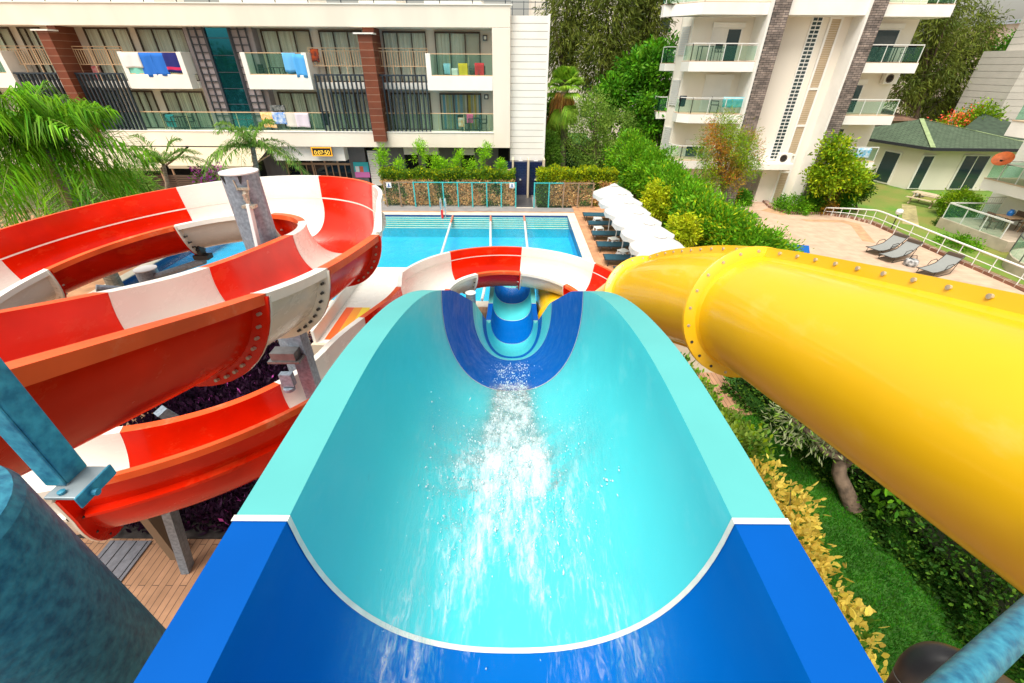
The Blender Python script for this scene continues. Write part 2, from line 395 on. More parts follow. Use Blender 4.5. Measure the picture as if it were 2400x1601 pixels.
RED = (M_RED, M_RED_LIP); WHT = (M_WHITE, M_WHITE_LIP)
#        0..1.9 W? kept so that [J0-J1] is red
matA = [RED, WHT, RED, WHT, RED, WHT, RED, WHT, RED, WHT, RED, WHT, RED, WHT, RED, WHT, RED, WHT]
def hrA(s):
    a0, a1 = to3(s_c+.25), to3(s2-.6)
    return .47*min(1, max(0, (s-a0)/.25))*min(1, max(0, (a1-s)/.6))
def hlA(s):
    a0, a1 = to3(s3+.35), to3(arc(0))
    return .28*min(1, max(0, (s-a0)/.2))*min(1, max(0, (a1+1-s)/.8))
slide_red = thing('water_slide', 'red and white segmented open slide that loops around the grey steel column', 'water slide', (-4, 5, 0))
bl = [(cutA[1], 15, 88, 10, 0), (cutA[2], 25, 88, 9, 1), (cutA[3], 25, 88, 8, 2), (cutA[4], 40, 88, 6, 3), (cutA[5], -85, -30, 4, 4), (cutA[6], -85, 0, 8, 5), (cutA[7], -85, -20, 4, 6),
      (cutA[10], 20, 88, 4, 9), (cutA[14], 10, 85, 7, 13), (cutA[15], 10, 85, 5, 14)]
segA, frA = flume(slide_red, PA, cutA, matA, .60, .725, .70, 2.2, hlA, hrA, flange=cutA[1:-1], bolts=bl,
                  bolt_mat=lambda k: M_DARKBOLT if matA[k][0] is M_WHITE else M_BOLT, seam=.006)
# pale bead where the raised outer wall sits on the flume, and its bolted flange outside
def bead(fr, s0, s1, side, wi, name, w, out, mt, h=.0):
    P, T, S, N, A = fr; idx = np.where((A > s0) & (A < s1))[0]; b = []
    if not out:
        V = np.concatenate([P[idx]+S[idx]*(side*(wi-.004))+N[idx]*(h-w), P[idx]+S[idx]*(side*(wi-.001))+N[idx]*(h+w)])
        n = len(idx); return meshobj(name, V, [(i, i+1, n+i+1, n+i) for i in range(n-1)], mt, None, smooth=True)
    V = np.concatenate([P[idx]+S[idx]*(side*(wi+o_))+N[idx]*z_ for o_, z_ in ((.03, .05), (.13, .03), (.13, -.01), (.03, -.06))])
    n = len(idx); Fq = [(r_*n+i, r_*n+i+1, (r_+1)*n+i+1, (r_+1)*n+i) for r_ in range(3) for i in range(n-1)]
    return meshobj(name, V, Fq, mt, None, smooth=True, angle=20)
def adopt(o, root):
    me = o.data; org = ORG[root.name]; me.transform(Matrix.Translation(-org)); o.parent = root; ORG[o.name] = org; return o
adopt(bead(frA, to3(s_c+.5), to3(s2-1.0), 1, .60, 'wall_joint', .014, False, M_SEAM, .02), slide_red)
adopt(bead(frA, to3(s3+.6), to3(arc(2)), -1, .60, 'wall_joint', .014, False, M_SEAM, .02), slide_red)
for a, b_ in zip(cutA[3:11], cutA[4:12]):
    k = cutA.index(a); adopt(bead(frA, a+.02, b_-.02, 1, .60, 'wall_flange', .02, True, matA[k][0]), slide_red)
# ----------------------------------------------------------------- yellow tube slide
tk = np.array([(3.0, -1.6, 6.42), (2.76, 0, 6.02), (2.66, 1.4, 5.70), (2.62, 2.8, 5.36), (2.58, 4.06, 5.02), (2.45, 5.2, 4.60), (2.27, 6.5, 3.95), (2.08, 7.8, 2.9), (1.75, 9.3, 1.55), (1.55, 10.6, .82), (1.45, 12.2, .62), (1.42, 14.2, .55)])
def catmull(K, n):
    K = np.asarray(K, float); K = np.vstack([2*K[0]-K[1], K, 2*K[-1]-K[-2]]); out = []
    for i in range(1, len(K)-2):
        p0, p1, p2, p3 = K[i-1:i+3]
        for t in np.linspace(0, 1, n, endpoint=False):
            out.append(.5*((2*p1)+(-p0+p2)*t+(2*p0-5*p1+4*p2-p3)*t*t+(-p0+3*p1-3*p2+p3)*t**3))
    out.append(K[-2]); return np.array(out)
PT = catmull(tk, 12); RT_ = .595
slide_tube = thing('tube_slide', 'yellow closed tube slide with bolted flanges beside the turquoise slide', 'water slide', (2.4, 3, 0))
def tube_slide():
    P, T, S, N = frames(PT); A = arclen(PT); nA = 48
    cut = [0]+[float(A[np.argmin(abs(P[:, 1]-y))]) for y in (4.06, 6.5, 9.0, 11.4)]+[A[-1]]
    ang = np.linspace(0, 2*np.pi, nA, endpoint=False)
    def ring(i, r_): return P[i]+S[i]*(r_*np.sin(ang))[:, None]+N[i]*(r_*np.cos(ang))[:, None]
    segs = []
    for k in range(len(cut)-1):
        idx = np.where((A >= cut[k]-1e-6) & (A <= cut[k+1]+1e-6))[0]
        if k > 0 and abs(A[idx[0]]-cut[k]) > 1e-6: idx = np.concatenate(([idx[0]-1], idx))
        # swell the shell out to the ring flange at each end
        rr = []
        for i in idx:
            e = min(A[i]-cut[k], cut[k+1]-A[i]); rr.append(RT_)
        V = np.concatenate([ring(i, r_) for i, r_ in zip(idx, rr)]); n = len(idx)
        ii, jj = np.meshgrid(np.arange(n-1), np.arange(nA), indexing='ij'); a = ii*nA+jj; b = ii*nA+(jj+1) % nA
        Fq = np.stack([a, a+nA, b+nA, b], -1).reshape(-1, 4)
        o = meshobj('tube_segment', V, Fq, M_YELLOW, slide_tube, smooth=True, angle=60); segs.append(o)
        # lengthwise flanges where the two half shells meet
        for g in (R(9), R(171)):
            V = []; g_ = (-.022, -.02, .02, .022)
            for i in idx:
                e = S[i]*math.sin(g)+N[i]*math.cos(g); t = S[i]*math.cos(g)-N[i]*math.sin(g)
                for h_, w_ in ((RT_-.02, -.11), (RT_+.028, -.035), (RT_+.125, -.02), (RT_+.125, -.002), (RT_+.118, 0), (RT_+.125, .002), (RT_+.125, .02), (RT_+.028, .035), (RT_-.02, .11)): V.append(P[i]+e*h_+t*w_)
            V = np.array(V); q = 9
            Fq = [(i*q+j, i*q+j+1, (i+1)*q+j+1, (i+1)*q+j) for i in range(len(idx)-1) for j in range(q-1)]
            Fq += [(0, 1, 2, 3), (0, 3, 4, 5), (0, 5, 6, 8), (6, 7, 8, 8)][:3]
            fl = meshobj('seam_flange', V, Fq, M_YELLOW, slide_tube, smooth=True, angle=30)
            if g < 1 and k < 3:
                L = np.arange(cut[k]+.2, cut[k+1]-.1, .235)
                for s_ in L:
                    i = int(np.argmin(abs(A-s_))); e = S[i]*math.sin(g)+N[i]*math.cos(g); t = S[i]*math.cos(g)-N[i]*math.sin(g)
                    pc = np.array([np.interp(s_, A, P[:, c]) for c in range(3)])
                    bolt_obj(M_BOLT, fl, pc+e*(RT_+.082), t, r=.0165, h=.085)
        if k > 0:
            i = idx[0]; V = []; prof = [(RT_-.01, -.12), (RT_+.02, -.05), (RT_+.13, -.028), (RT_+.135, -.024), (RT_+.135, -.003), (RT_+.128, 0), (RT_+.135, .003), (RT_+.135, .024), (RT_+.13, .028), (RT_+.02, .05), (RT_-.01, .12)]
            for r_, o_ in prof: V.append(ring(i, r_)+T[i]*o_)
            V = np.concatenate(V); q = len(prof)
            Fq = [(r_*nA+j, (r_+1)*nA+j, (r_+1)*nA+(j+1) % nA, r_*nA+(j+1) % nA) for r_ in range(q-1) for j in range(nA)]
            fl = meshobj('ring_flange', V, Fq, M_YELLOW, slide_tube, smooth=True, angle=30)
            if k < 4:
                for g in np.linspace(0, 2*np.pi, 22, endpoint=False)[(0 if k < 3 else 11):]:
                    bolt_obj(M_BOLT if math.sin(g+.6) > -.9 else M_DARKBOLT, fl, P[i]+(S[i]*math.sin(g)+N[i]*math.cos(g))*(RT_+.085), T[i], r=.0165, h=.085)
tube_slide()
# ================================================================= setting: ground, pool, decks
def sheet(name, poly, z, m, parent=None):
    b = MB(); n = len(poly); b.add([(p[0], p[1], z) for p in poly], [tuple(range(n))]); return struct(b.build(name, m))
def slab(name, poly, z0, z1, m):
    b = MB(); b.prism(poly, z0, z1); return struct(b.build(name, m))
GZ = -.8
M_GROUND = mat('dry_ground', (.34,.28,.20), rough=.9, var=.3, scale=.4)
M_TERRA = brickmat('terracotta_deck_tiles', (.52,.27,.14), (.46,.23,.12), (.30,.17,.10), .33, .33, .006, .6, 'xy', 0, .15)
M_PLANK = brickmat('wood_look_deck_boards', (.40,.22,.125), (.34,.185,.10), (.09,.05,.035), 2.2, .115, .006, .55, 'yx', .33, .3)
M_COPING = mat('pale_stone_coping', (.66,.60,.50), rough=.6, var=.1, scale=3)
M_GREYPATH = mat('grey_path_slabs', (.25,.24,.24), rough=.7, var=.15, scale=2)
M_LAWN0 = mat('lawn_soil', (.04,.15,.012), rough=.9, var=.5, scale=3)
M_PLAZA = brickmat('beige_paving', (.54,.38,.275), (.50,.35,.25), (.42,.30,.21), .5, .25, .008, .7, 'xy', .5, .1, var=.12)
sheet('ground', [(-400,-200),(400,-200),(400,600),(-400,600)], -.95, M_GROUND)
PX0, PX1, PY0, PY1 = -15.5, 3.16, 13.85, 24.5      # pool water edges
# pool deck is a slab with the pool left open
slab('pool_deck', [(-30,9.0),(3.9,9.0),(3.9,13.4),(-30,13.4)], -.9, 0, M_PLANK)
slab('pool_deck', [(-30,-6),(3.0,-6),(3.0,9.0),(-30,9.0)], -.9, -.004, M_PLANK)
slab('pool_deck', [(3.62,13.4),(7.6,13.4),(7.6,26.6),(3.62,26.6)], -.9, 0, M_TERRA)
slab('pool_deck', [(-30,24.95),(3.62,24.95),(3.62,25.2),(-30,25.2)], -.9, 0, M_TERRA)
slab('path', [(-30,25.2),(3.62,25.2),(3.62,26.05),(-30,26.05)], -.9, .004, M_GREYPATH)
slab('forecourt', [(-30,26.05),(1.5,26.05),(1.5,34),(-30,34)], -.9, 0, M_GREYPATH)
slab('planting_ground', [(1.5,26.6),(9,26.6),(9,60),(1.5,60)], -.9, 0, M_LAWN0)
slab('pool_deck', [(-30,13.4),(-15.95,13.4),(-15.95,24.95),(-30,24.95)], -.9, 0, M_TERRA)
cb = MB()
for x0, x1, y0, y1 in ((PX0-.45, PX1+.45, PY1, PY1+.45), (PX0-.45, PX1+.45, PY0-.45, PY0), (PX1, PX1+.45, PY0, PY1), (PX0-.45, PX0, PY0, PY1)): cb.box(x0, x1, y0, y1, -.3, .02)
struct(cb.build('pool_coping', M_COPING, bevel=.01))
M_POOLTILE = brickmat('pool_mosaic', (.03,.50,.80), (.025,.44,.76), (.05,.52,.80), .06, .06, .004, .35, 'xy', 0, 0, var=.1)
M_POOLNAVY = mat('navy_waterline_tile', (.01,.05,.22), rough=.3)
bb = MB()
bb.box(PX0-.3, PX1+.3, PY0-.3, PY1+.3, -.945, -.93)
for x0, x1, y0, y1 in ((PX0-.3, PX0, PY0-.3, PY1+.3), (PX1, PX1+.3, PY0-.3, PY1+.3), (PX0, PX1, PY0-.3, PY0), (PX0, PX1, PY1, PY1+.3)): bb.box(x0, x1, y0, y1, -.93, -.30, 0)
struct(bb.build('pool_basin', [M_POOLTILE]))
nb = MB()
for x0, x1, y0, y1 in ((PX1-.006, PX1+.0, PY0, PY1), (PX0, PX0+.006, PY0, PY1), (PX0, PX1, PY1-.006, PY1)): nb.box(x0, x1, y0, y1, -.42, -.02)
struct(nb.build('pool_waterline', M_POOLNAVY))
M_STEPN = mat('pool_step_nosing', (.95,.72,.48), rough=.5, var=.1, scale=4)
M_STEPT = mat('pool_step_tile', (.05,.56,.64), rough=.35, var=.12, scale=8)
st = MB(); nosing = MB()
for k in range(6):
    y1_ = PY1-.19*k; st.box(PX0, PX1-.01, y1_-.19, y1_-.001, -.929, -.12-.06*k)
    nosing.box(PX0, PX1-.02, y1_-.185, y1_-.10, -.119-.06*k, -.110-.06*k)
struct(st.build('pool_steps', M_STEPT)); struct(nosing.build('step_nosing', M_STEPN))
def watermat():
    m = bpy.data.materials.new('pool_water'); m.use_nodes = True; nt = m.node_tree; N = nt.nodes; L = nt.links
    N.remove(N['Principled BSDF'])
    t = N.new('ShaderNodeBsdfTransparent'); t.inputs[0].default_value = (.80,.97,1.0,1)
    g = N.new('ShaderNodeBsdfGlossy'); g.inputs['Roughness'].default_value = .06; g.inputs['Color'].default_value = (.85,.95,1,1)
    f = N.new('ShaderNodeFresnel'); f.inputs['IOR'].default_value = 1.33
    n1 = N.new('ShaderNodeTexNoise'); n1.inputs['Scale'].default_value = 5; n1.inputs['Detail'].default_value = 4; n1.inputs['Distortion'].default_value = .6
    bp = N.new('ShaderNodeBump'); bp.inputs['Strength'].default_value = .55; bp.inputs['Distance'].default_value = .035
    tc = N.new('ShaderNodeTexCoord'); L.new(tc.outputs['Object'], n1.inputs['Vector']); L.new(n1.outputs['Fac'], bp.inputs['Height'])
    L.new(bp.outputs[0], f.inputs['Normal']); L.new(bp.outputs[0], g.inputs['Normal'])
    mx = N.new('ShaderNodeMixShader'); L.new(f.outputs[0], mx.inputs[0]); L.new(t.outputs[0], mx.inputs[1]); L.new(g.outputs[0], mx.inputs[2])
    L.new(mx.outputs[0], N['Material Output'].inputs['Surface']); return m
M_WATER = watermat()
sheet('pool_water', [(PX0+.007,PY0),(PX1-.007,PY0),(PX1-.007,PY1-.007),(PX0+.007,PY1-.007)], -.10, M_WATER)
# lawn below the tube slide
slab('lawn', [(4.0,-6),(11,-6),(11,9.5),(4.0,9.5)], -.9, -.02, M_LAWN0)
# ================================================================= hotel building
M_CREAM = mat('cream_render', (.86,.77,.66), rough=.75, var=.08, scale=.6, stretch=(1,1,.25))
M_OFFW = mat('offwhite_render', (.87,.84,.78), rough=.7, var=.04, scale=1)
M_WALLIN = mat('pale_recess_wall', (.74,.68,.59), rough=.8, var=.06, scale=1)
M_BROWN = brickmat('brown_cladding_planks', (.19,.05,.022), (.16,.042,.02), (.42,.30,.22), 60, .36, .007, .5, 'xz', 0, .1, var=.12)
M_BROWNS = mat('dark_brown_cladding', (.17,.045,.02), rough=.5, var=.15, scale=3)
M_NAVYLV = mat('dark_slate_louver', (.022,.035,.05), rough=.5)
M_CHAR = mat('charcoal_cladding', (.045,.048,.06), rough=.5, var=.12, scale=2)
M_PINKP = mat('pinkish_grey_panel', (.33,.28,.29), rough=.6, var=.12, scale=3)
M_FRAME = mat('brown_window_frame', (.06,.035,.022), rough=.45)
M_RAILB = mat('beige_metal_railing', (.66,.46,.28), rough=.45)
M_DARK = mat('dark_interior', (.012,.013,.015), rough=.8)
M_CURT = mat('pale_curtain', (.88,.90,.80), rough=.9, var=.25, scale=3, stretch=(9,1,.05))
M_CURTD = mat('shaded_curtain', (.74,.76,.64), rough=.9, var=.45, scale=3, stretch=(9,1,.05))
M_STRIPE = mat('striped_curtain', (.66,.50,.08), rough=.9, col2=(.16,.40,.62), scale=2.2, stretch=(2.5,1,.02), detail=0)
M_PANE = glassmat('window_glass', (.97,.99,.97), opac=.09, col=(.05,.09,.08))
M_GRNGL = glassmat('green_balustrade_glass', (.84,.95,.90), opac=.06, col=(.16,.42,.34))
M_BLUEGL = mat('blue_mirror_glass', (.03,.26,.36), rough=.04, metal=.9)
M_STONE_G = mat('grey_stone_cladding', (.13,.125,.13), rough=.6, var=.2, scale=2, stretch=(1,1,.3))
YF, YR, YW = 29.0, 29.75, 30.5
X_ = lambda px, py, Y: aty(px, py, Y).x
Z_ = lambda px, py, Y: aty(px, py, Y).z
hotel = thing('hotel_building', 'cream three storey hotel block with balconies, brown pillars and dark louvres behind the pool', 'building', (-12, 34, 0))
XR = X_(1196, 200, YF); XP = X_(1155, 200, YF); ZT = 9.95; ZP = 8.97; ZB = 2.88; Z1 = 3.72; Z2 = 6.32; Z2b = 5.98; XL = -48
b = MB(); b.box(XL, XR, YF, YF+1.6, ZP, ZT); b.box(XL, XR+2, YF+1.6, 44, ZP, ZT-.9); b.box(XP, XR, YF, YW-.003, ZB, ZP-.002)
b.box(XL, XP-.002, YF, YW-.003, ZB, Z1); b.build('white_frame', M_CREAM, hotel, bevel=.02)
b = MB(); b.box(XL, XR+.1, YF-.04, YF+.35, ZT, ZT+.06); b.build('coping', M_OFFW, hotel)
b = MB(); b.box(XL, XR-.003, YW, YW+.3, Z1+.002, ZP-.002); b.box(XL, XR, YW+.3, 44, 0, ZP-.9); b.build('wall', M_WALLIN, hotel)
# second floor slab behind the railings and balconies
b = MB(); b.box(XL, X_(436, 66, YR)-.29, YR-.12, YW-.004, Z2b+.02, Z2+.01); b.box(X_(574, 66, YR)+.29, XP-.004, YR-.12, YW-.004, Z2b+.02, Z2+.01); b.build('floor_slab', M_OFFW, hotel)
# white slatted wing at the right end
xs0, xs1 = XR, X_(1279, 200, YF+.4); zsb = Z_(1230, 377, YF+.4); b = MB(); zz = zsb; pit = (9.55-zsb)/21
for k in range(21):
    b.box(xs0+.004, xs1, YF+.4+.012*(k % 2)*0, 40, zz+.02, zz+pit-.003)
    b.box(xs0+.004, xs1-.02, YF+.43, 40, zz-.003, zz+.02, 1); zz += pit
b.box(xs1, xs1+.10, YF+.36, 40.1, zsb, 9.62)
b.build('slatted_wing', [mat('white_cladding_boards', (.87,.84,.78), rough=.6, var=.04, scale=1), mat('board_gap', (.40,.36,.30), rough=.8)], hotel)
b = MB()
for zr in (9.85, 10.15): b.tube([(xs0, YF+.6, zr), (xs1-.1, YF+.6, zr)], .02, 6)
for x in np.linspace(xs0+.1, xs1-.12, 4): b.tube([(x, YF+.6, 9.5), (x, YF+.6, 10.2)], .018, 6)
b.build('roof_railing', M_NAVYLV, hotel)
b = MB()
for x in np.arange(XL, XR, 1.9): b.tube([(x, YF+2.2, ZT-.9), (x, YF+2.2, 10.7)], .03, 6)
for zr in (10.35, 10.7): b.tube([(XL, YF+2.2, zr), (XR, YF+2.2, zr)], .025, 6)
b.build('roof_railing', M_NAVYLV, hotel)
b = MB()
for x0, x1 in ((-34, -22), (-18, -12.5), (-9.5, -7.2), (-5.5, -2)): b = MB(); b.box(x0, x1, 33, 36, ZT-.9, 12.2); b.build('roof_hut', M_OFFW, hotel)
# brown pillars
for pxl, pxr, yt, zb in ((84, 110, 72, None), (837, 870, 80, 1)):
    x0, x1 = X_(pxl, yt, YF-.35), X_(pxr, yt, YF-.35); zt = Z_(pxl, yt, YF-.35); z0 = Z_(880, 333, YF-.35)
    b = MB(); b.box(x0, x1, YF-.35, YW-.01, z0, zt); b.box(x0+.15, x1, YF+.25, YW-.012, zt, ZP-.003)
    p = b.build('pillar', M_BROWN, hotel)
    b = MB(); b.box(x0-.2, x1+.12, YF-.45, YF+.24, zt+.002, zt+.07); b.build('pillar_cap', M_OFFW, p)
# windows: frame with three leaves, panes, curtain behind
WN = [0]
def window(x0, x1, z0, z1, Y, n=3, curt=M_CURT, fr=M_FRAME, parent=None, pane=M_PANE, t=.055, name='window'):
    parent = parent or hotel; b = MB()
    b.box(x0, x0+t, Y-.06, Y+.04, z0, z1); b.box(x1-t, x1, Y-.06, Y+.04, z0, z1); b.box(x0+t, x1-t, Y-.06, Y+.04, z1-t*1.6, z1); b.box(x0+t, x1-t, Y-.06, Y+.04, z0, z0+t)
    for k in range(1, n):
        x = x0+(x1-x0)*k/n; b.box(x-t*.45, x+t*.45, Y-.05-.012*(k % 2), Y+.03, z0+t, z1-t*1.6)
    w_ = b.build(name, fr, parent)
    b = MB(); b.box(x0+t*.8, x1-t*.8, Y-.012, Y-.004, z0+t*.8, z1-t); b.build('pane', pane, w_)
    if curt:
        WN[0] += 1; a_, c_ = ((0, 1), (0, .64), (.34, 1), (0, 1), (.1, .9), (0, .7), (0, 1))[WN[0] % 7]
        b = MB(); xa_, xb_ = x0+t+(x1-x0-2*t)*a_, x0+t+(x1-x0-2*t)*c_; nn = int((xb_-xa_)*14); xs = np.linspace(xa_, xb_, nn)
        vs = [(x, Y+.045+.03*math.sin(i*1.9)+.012*math.sin(i*.7), z) for z in (z0+.03, z1-.05) for i, x in enumerate(xs)]
        b.add(vs, [(i, i+1, nn+i+1, nn+i) for i in range(nn-1)]); b.build('curtain', curt, w_, smooth=True, angle=80)
    return w_
W2 = [(-60, 20, 62), (40, 92, 62), (195, 298, 63), (317, 430, 64), (610, 725, 68), (746, 847, 70), (896, 997, 72), (1018, 1125, 73)]
for l, r_, t in W2: window(X_(l, t, YW), X_(r_, t, YW), Z2+.012, Z_(l, t+1, YW), YW-.065)
W1 = [(-70, 0, 211), (50, 140, 211), (190, 275, 211), (303, 357, 212), (378, 474, 213), (650, 743, 215), (774, 862, 216), (916, 1008, 217), (1030, 1128, 218)]
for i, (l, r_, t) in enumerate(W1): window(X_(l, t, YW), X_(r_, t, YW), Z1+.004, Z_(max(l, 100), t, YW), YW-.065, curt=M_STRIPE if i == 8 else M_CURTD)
# balconies: white box with cheeks, glass and handrail
zg0 = Z_(640, 176, YF); zg1 = Z_(640, 124, YF)
for i, (xa, xb) in enumerate(((XL, X_(-2, 118, YF)), (X_(272, 120, YF), X_(421, 119, YF)), (X_(560, 121, YF), X_(716, 123, YF)), (X_(996, 126, YF), XP-.005))):
    b = MB(); b.box(xa, xb, YF, YR-.125, Z2b, zg0); b.box(xa, xa+.28, YF+.002, YW-.08, zg0, zg1+.02)
    if i < 3: b.box(xb-.28, xb, YF+.002, YW-.08, zg0, zg1+.02)
    p = b.build('balcony', M_OFFW, hotel, bevel=.012)
    b = MB(); b.box(xa+.28, xb-(.28 if i < 3 else 0), YF+.03, YF+.25, zg0+.002, zg0+.05); b.build('ledge', M_RAILB, p)
    b = MB(); b.box(xa+.29, xb-(.29 if i < 3 else .01), YF+.07, YF+.082, zg0+.05, zg1-.02); b.build('glass_panel', M_GRNGL, p)
    b = MB(); b.box(xa+.28, xb-(.28 if i < 3 else 0), YF+.05, YF+.10, zg1-.02, zg1+.02)
    for x in np.linspace(xa+.3, xb-.3, 4)[1:3]: b.box(x-.015, x+.015, YF+.084, YF+.11, zg0+.05, zg1-.02)
    b.build('handrail', M_RAILB, p)
# beige bar railings
zr0, zr1 = Z_(700, 156, YR), Z_(700, 112, YR)
for l, r_ in ((0, 112), (168, 284), (721, 848), (874, 1001)):
    x0, x1 = X_(l, 112, YR), X_(r_, 112, YR); b = MB()
    for zz in (zr1, zr1-.14, zr0+.04): b.box(x0, x1, YR-.02, YR+.02, zz-.02, zz+.02)
    for x in np.arange(x0, x1+.01, .15): b.box(x-.019, x+.019, YR-.012, YR+.012, zr0+.06, zr1-.16)
    for x in np.linspace(x0, x1, 4): b.box(x-.022, x+.022, YR-.025, YR+.025, Z2+.011, zr1-.021)
    b.build('bar_railing', M_RAILB, hotel)
# dark louvre screens
zl0, zl1 = Z1+.003, Z_(800, 174, YF+.12)
for l, r_ in ((19, 148), (168, 287), (735, 853), (884, 998)):
    x0, x1 = X_(l, 172, YF+.12), X_(r_, 172, YF+.12); b = MB(); b.box(x0, x1, YF+.08, YF+.2, zl1-.08, zl1); b.box(x0, x1, YF+.08, YF+.2, zl0, zl0+.05)
    n = int((x1-x0)/.245)
    for k in range(n+1):
        x = x0+.03+(x1-x0-.06)*k/n; b.box(x-.035, x+.035, YF+.06, YF+.21, zl0+.05, zl1-.08)
    b.build('louvre_screen', M_NAVYLV, hotel)
# first floor glass balustrade
z10, z11 = Z1+.06, Z_(700, 265, YF+.3)
b = MB(); b.box(XL, XP-.01, YF+.30, YF+.312, z10, z11); gl = b.build('glass_balustrade', M_GRNGL, hotel)
b = MB(); b.box(XL, XP-.01, YF+.28, YF+.33, z11, z11+.045)
for x in np.arange(XL, XP, 1.55): b.box(x-.018, x+.018, YF+.314, YF+.345, Z1+.003, z11)
b.build('handrail', M_RAILB, gl)
b = MB(); b.box(XL, XP-.01, YF-.03, YF+.25, Z1+.002, Z1+.05); b.build('sill', M_OFFW, hotel)
# stair tower: blue mirror glass between panels in a dark grid
gx0, gx1 = X_(477, 66, YR), X_(531, 66, YR); b = MB(); b.box(gx0, gx1, YR+.05, YR+.1, Z1+.004, ZP-.004); tw = b.build('mirror_glass', M_BLUEGL, hotel)
b = MB(); b.box(gx0-.09, gx0, YR-.05, YR+.12, Z1+.004, ZP-.004); b.box(gx1, gx1+.09, YR-.05, YR+.12, Z1+.004, ZP-.004)
for zz in np.linspace(Z1+.6, ZP-.5, 6): b.box(gx0, gx1, YR+.03, YR+.049, zz-.015, zz+.015)
b.build('mirror_frame', M_CHAR, tw)
for xa, xb in ((X_(436, 66, YR), gx0-.09), (gx1+.09, X_(574, 66, YR))):
    b = MB(); b.box(xa, xb, YR+.06, YW-.01, Z1+.004, ZP-.004); gp = b.build('grid_panel', M_PINKP, hotel); b = MB()
    for x in np.linspace(xa+.03, xb-.03, 3): b.box(x-.03, x+.03, YR-.02, YR+.058, Z1+.005, ZP-.005)
    for zz in np.linspace(Z1+.1, ZP-.1, 15): b.box(xa, xb, YR, YR+.057, zz-.022, zz+.022)
    b.build('grid_frame', M_CHAR, gp)
    b = MB(); xo = xa-.28 if xa < gx0 else xb; b.box(xo, xo+.28, YR+.1, YW-.01, Z1+.004, ZP-.004); b.build('side_cladding', M_PINKP, hotel)
# wall lamps
for px_, py_, Y in ((593, 83, YW), (882, 86, YW), (1137, 89, YW), (630, 222, YW), (1140, 227, YW), (170, 73, YW)):
    x, z = X_(px_, py_, Y), Z_(px_, py_, Y); b = MB(); b.box(x-.13, x+.13, Y-.12, Y-.001, z-.13, z+.13); l_ = b.build('wall_lamp', M_NAVYLV, hotel)
    b = MB(); b.box(x-.075, x+.075, Y-.128, Y-.121, z-.08, z+.08); b.build('lamp_glass', M_OFFW, l_)
# ground floor under the overhang
YG = 30.0
def gbox(name, l, r_, z0, z1, m, Y=YG, d=.4, py=380, parent=None):
    b = MB(); b.box(X_(l, py, Y), X_(r_, py, Y), Y, Y+d, z0, z1); return b.build(name, m, parent or hotel)
gbox('ground_wall', 888, 949, 0, ZB-.004, M_STONE_G); gbox('ground_wall', 981, 997, 0, ZB-.004, M_STONE_G); gbox('ground_wall', 1030, 1081, 0, ZB-.004, M_STONE_G); gbox('ground_wall', 1113, 1168, 0, ZB-.004, M_STONE_G)
gbox('ground_wall', 820, 858, 0, ZB-.004, M_STONE_G); gbox('ground_wall', 618, 666, 0, ZB-.004, M_STONE_G)
zd = Z_(960, 362, YG+.1)
for l, r_ in ((949, 981), (997, 1030), (1081, 1113)):
    gbox('door_head', l, r_, zd, ZB-.004, M_OFFW, YG+.02); gbox('door', l, r_, 0, zd-.003, mat('dark_door_glass', (.01,.012,.014), rough=.08), YG+.12, .1)
sh = gbox('shutter', 864, 888, .3, 2.5, M_OFFW, YG+.1, .05)
b = MB(); xx0, xx1 = X_(864, 380, YG), X_(888, 380, YG)
for k in range(14): b.box(xx0, xx1, YG+.05, YG+.099, .35+.15*k, .45+.15*k)
b.build('slat', M_OFFW, sh)
# entrance glazing
ze = Z_(740, 372, YG+.1); zm = Z_(740, 383, YG+.1); M_BRONZE = mat('bronze_frame', (.42,.26,.16), rough=.4)
ex0, ex1 = X_(668, 380, YG), X_(820, 380, YG)
b = MB(); b.box(ex0-.3, ex1, YF+.3, YG+.05, ze+.02, ZB-.005); b.build('entrance_canopy', M_OFFW, hotel)
b = MB(); b.box(ex0, ex1, YG+.1, YG+.18, zm-.1, zm+.03); b.box(ex0, ex1, YG+.1, YG+.18, ze-.04, ze+.019)
for q in np.linspace(0, 1, 6): x = ex0+(ex1-ex0)*q; b.box(x-.05, x+.05, YG+.08, YG+.19, 0, ze)
for q in (.3, .43, .7, .9): x = ex0+(ex1-ex0)*q; b.box(x-.025, x+.025, YG+.1, YG+.17, 0, zm-.1)
en = b.build('entrance', M_BRONZE, hotel)
b = MB(); b.box(ex0, ex1, YG+.13, YG+.14, 0, ze-.04); b.build('pane', glassmat('entrance_glass', (.10,.20,.26), opac=.6, col=(.005,.02,.03)), en)
b = MB(); b.box(XL, XR-.1, YG+.6, YG+.7, 0, ZB-.006); b.build('back_wall', M_DARK, hotel)
# scrolling clock above the entrance
ck = thing('led_clock', 'amber framed digital clock showing a time above the hotel entrance', 'clock', (X_(757, 356, YF-.1), YF-.1, Z_(757, 366, YF-.1)))
cx0, cx1, cz0, cz1 = X_(733, 366, YF-.1), X_(780, 366, YF-.1), Z_(757, 366, YF-.1), Z_(757, 345, YF-.1)
M_AMBER = mat('amber_light', (1.0,.42,.02), rough=.5, emit=.25); M_AMBERY = mat('amber_digit', (1.0,.62,.08), rough=.5, emit=.5)
b = MB(); b.box(cx0, cx1, YF-.1, YF-.01, cz0, cz1); b.build('casing', mat('black_casing', (.01,.008,.008), rough=.4), ck)
b = MB(); t = .06
for q in ((cx0, cx1, cz0, cz0+t), (cx0, cx1, cz1-t, cz1), (cx0, cx0+t, cz0+t, cz1-t), (cx1-t, cx1, cz0+t, cz1-t)): b.box(q[0], q[1], YF-.115, YF-.101, q[2], q[3])
b.build('light_frame', M_AMBER, ck)
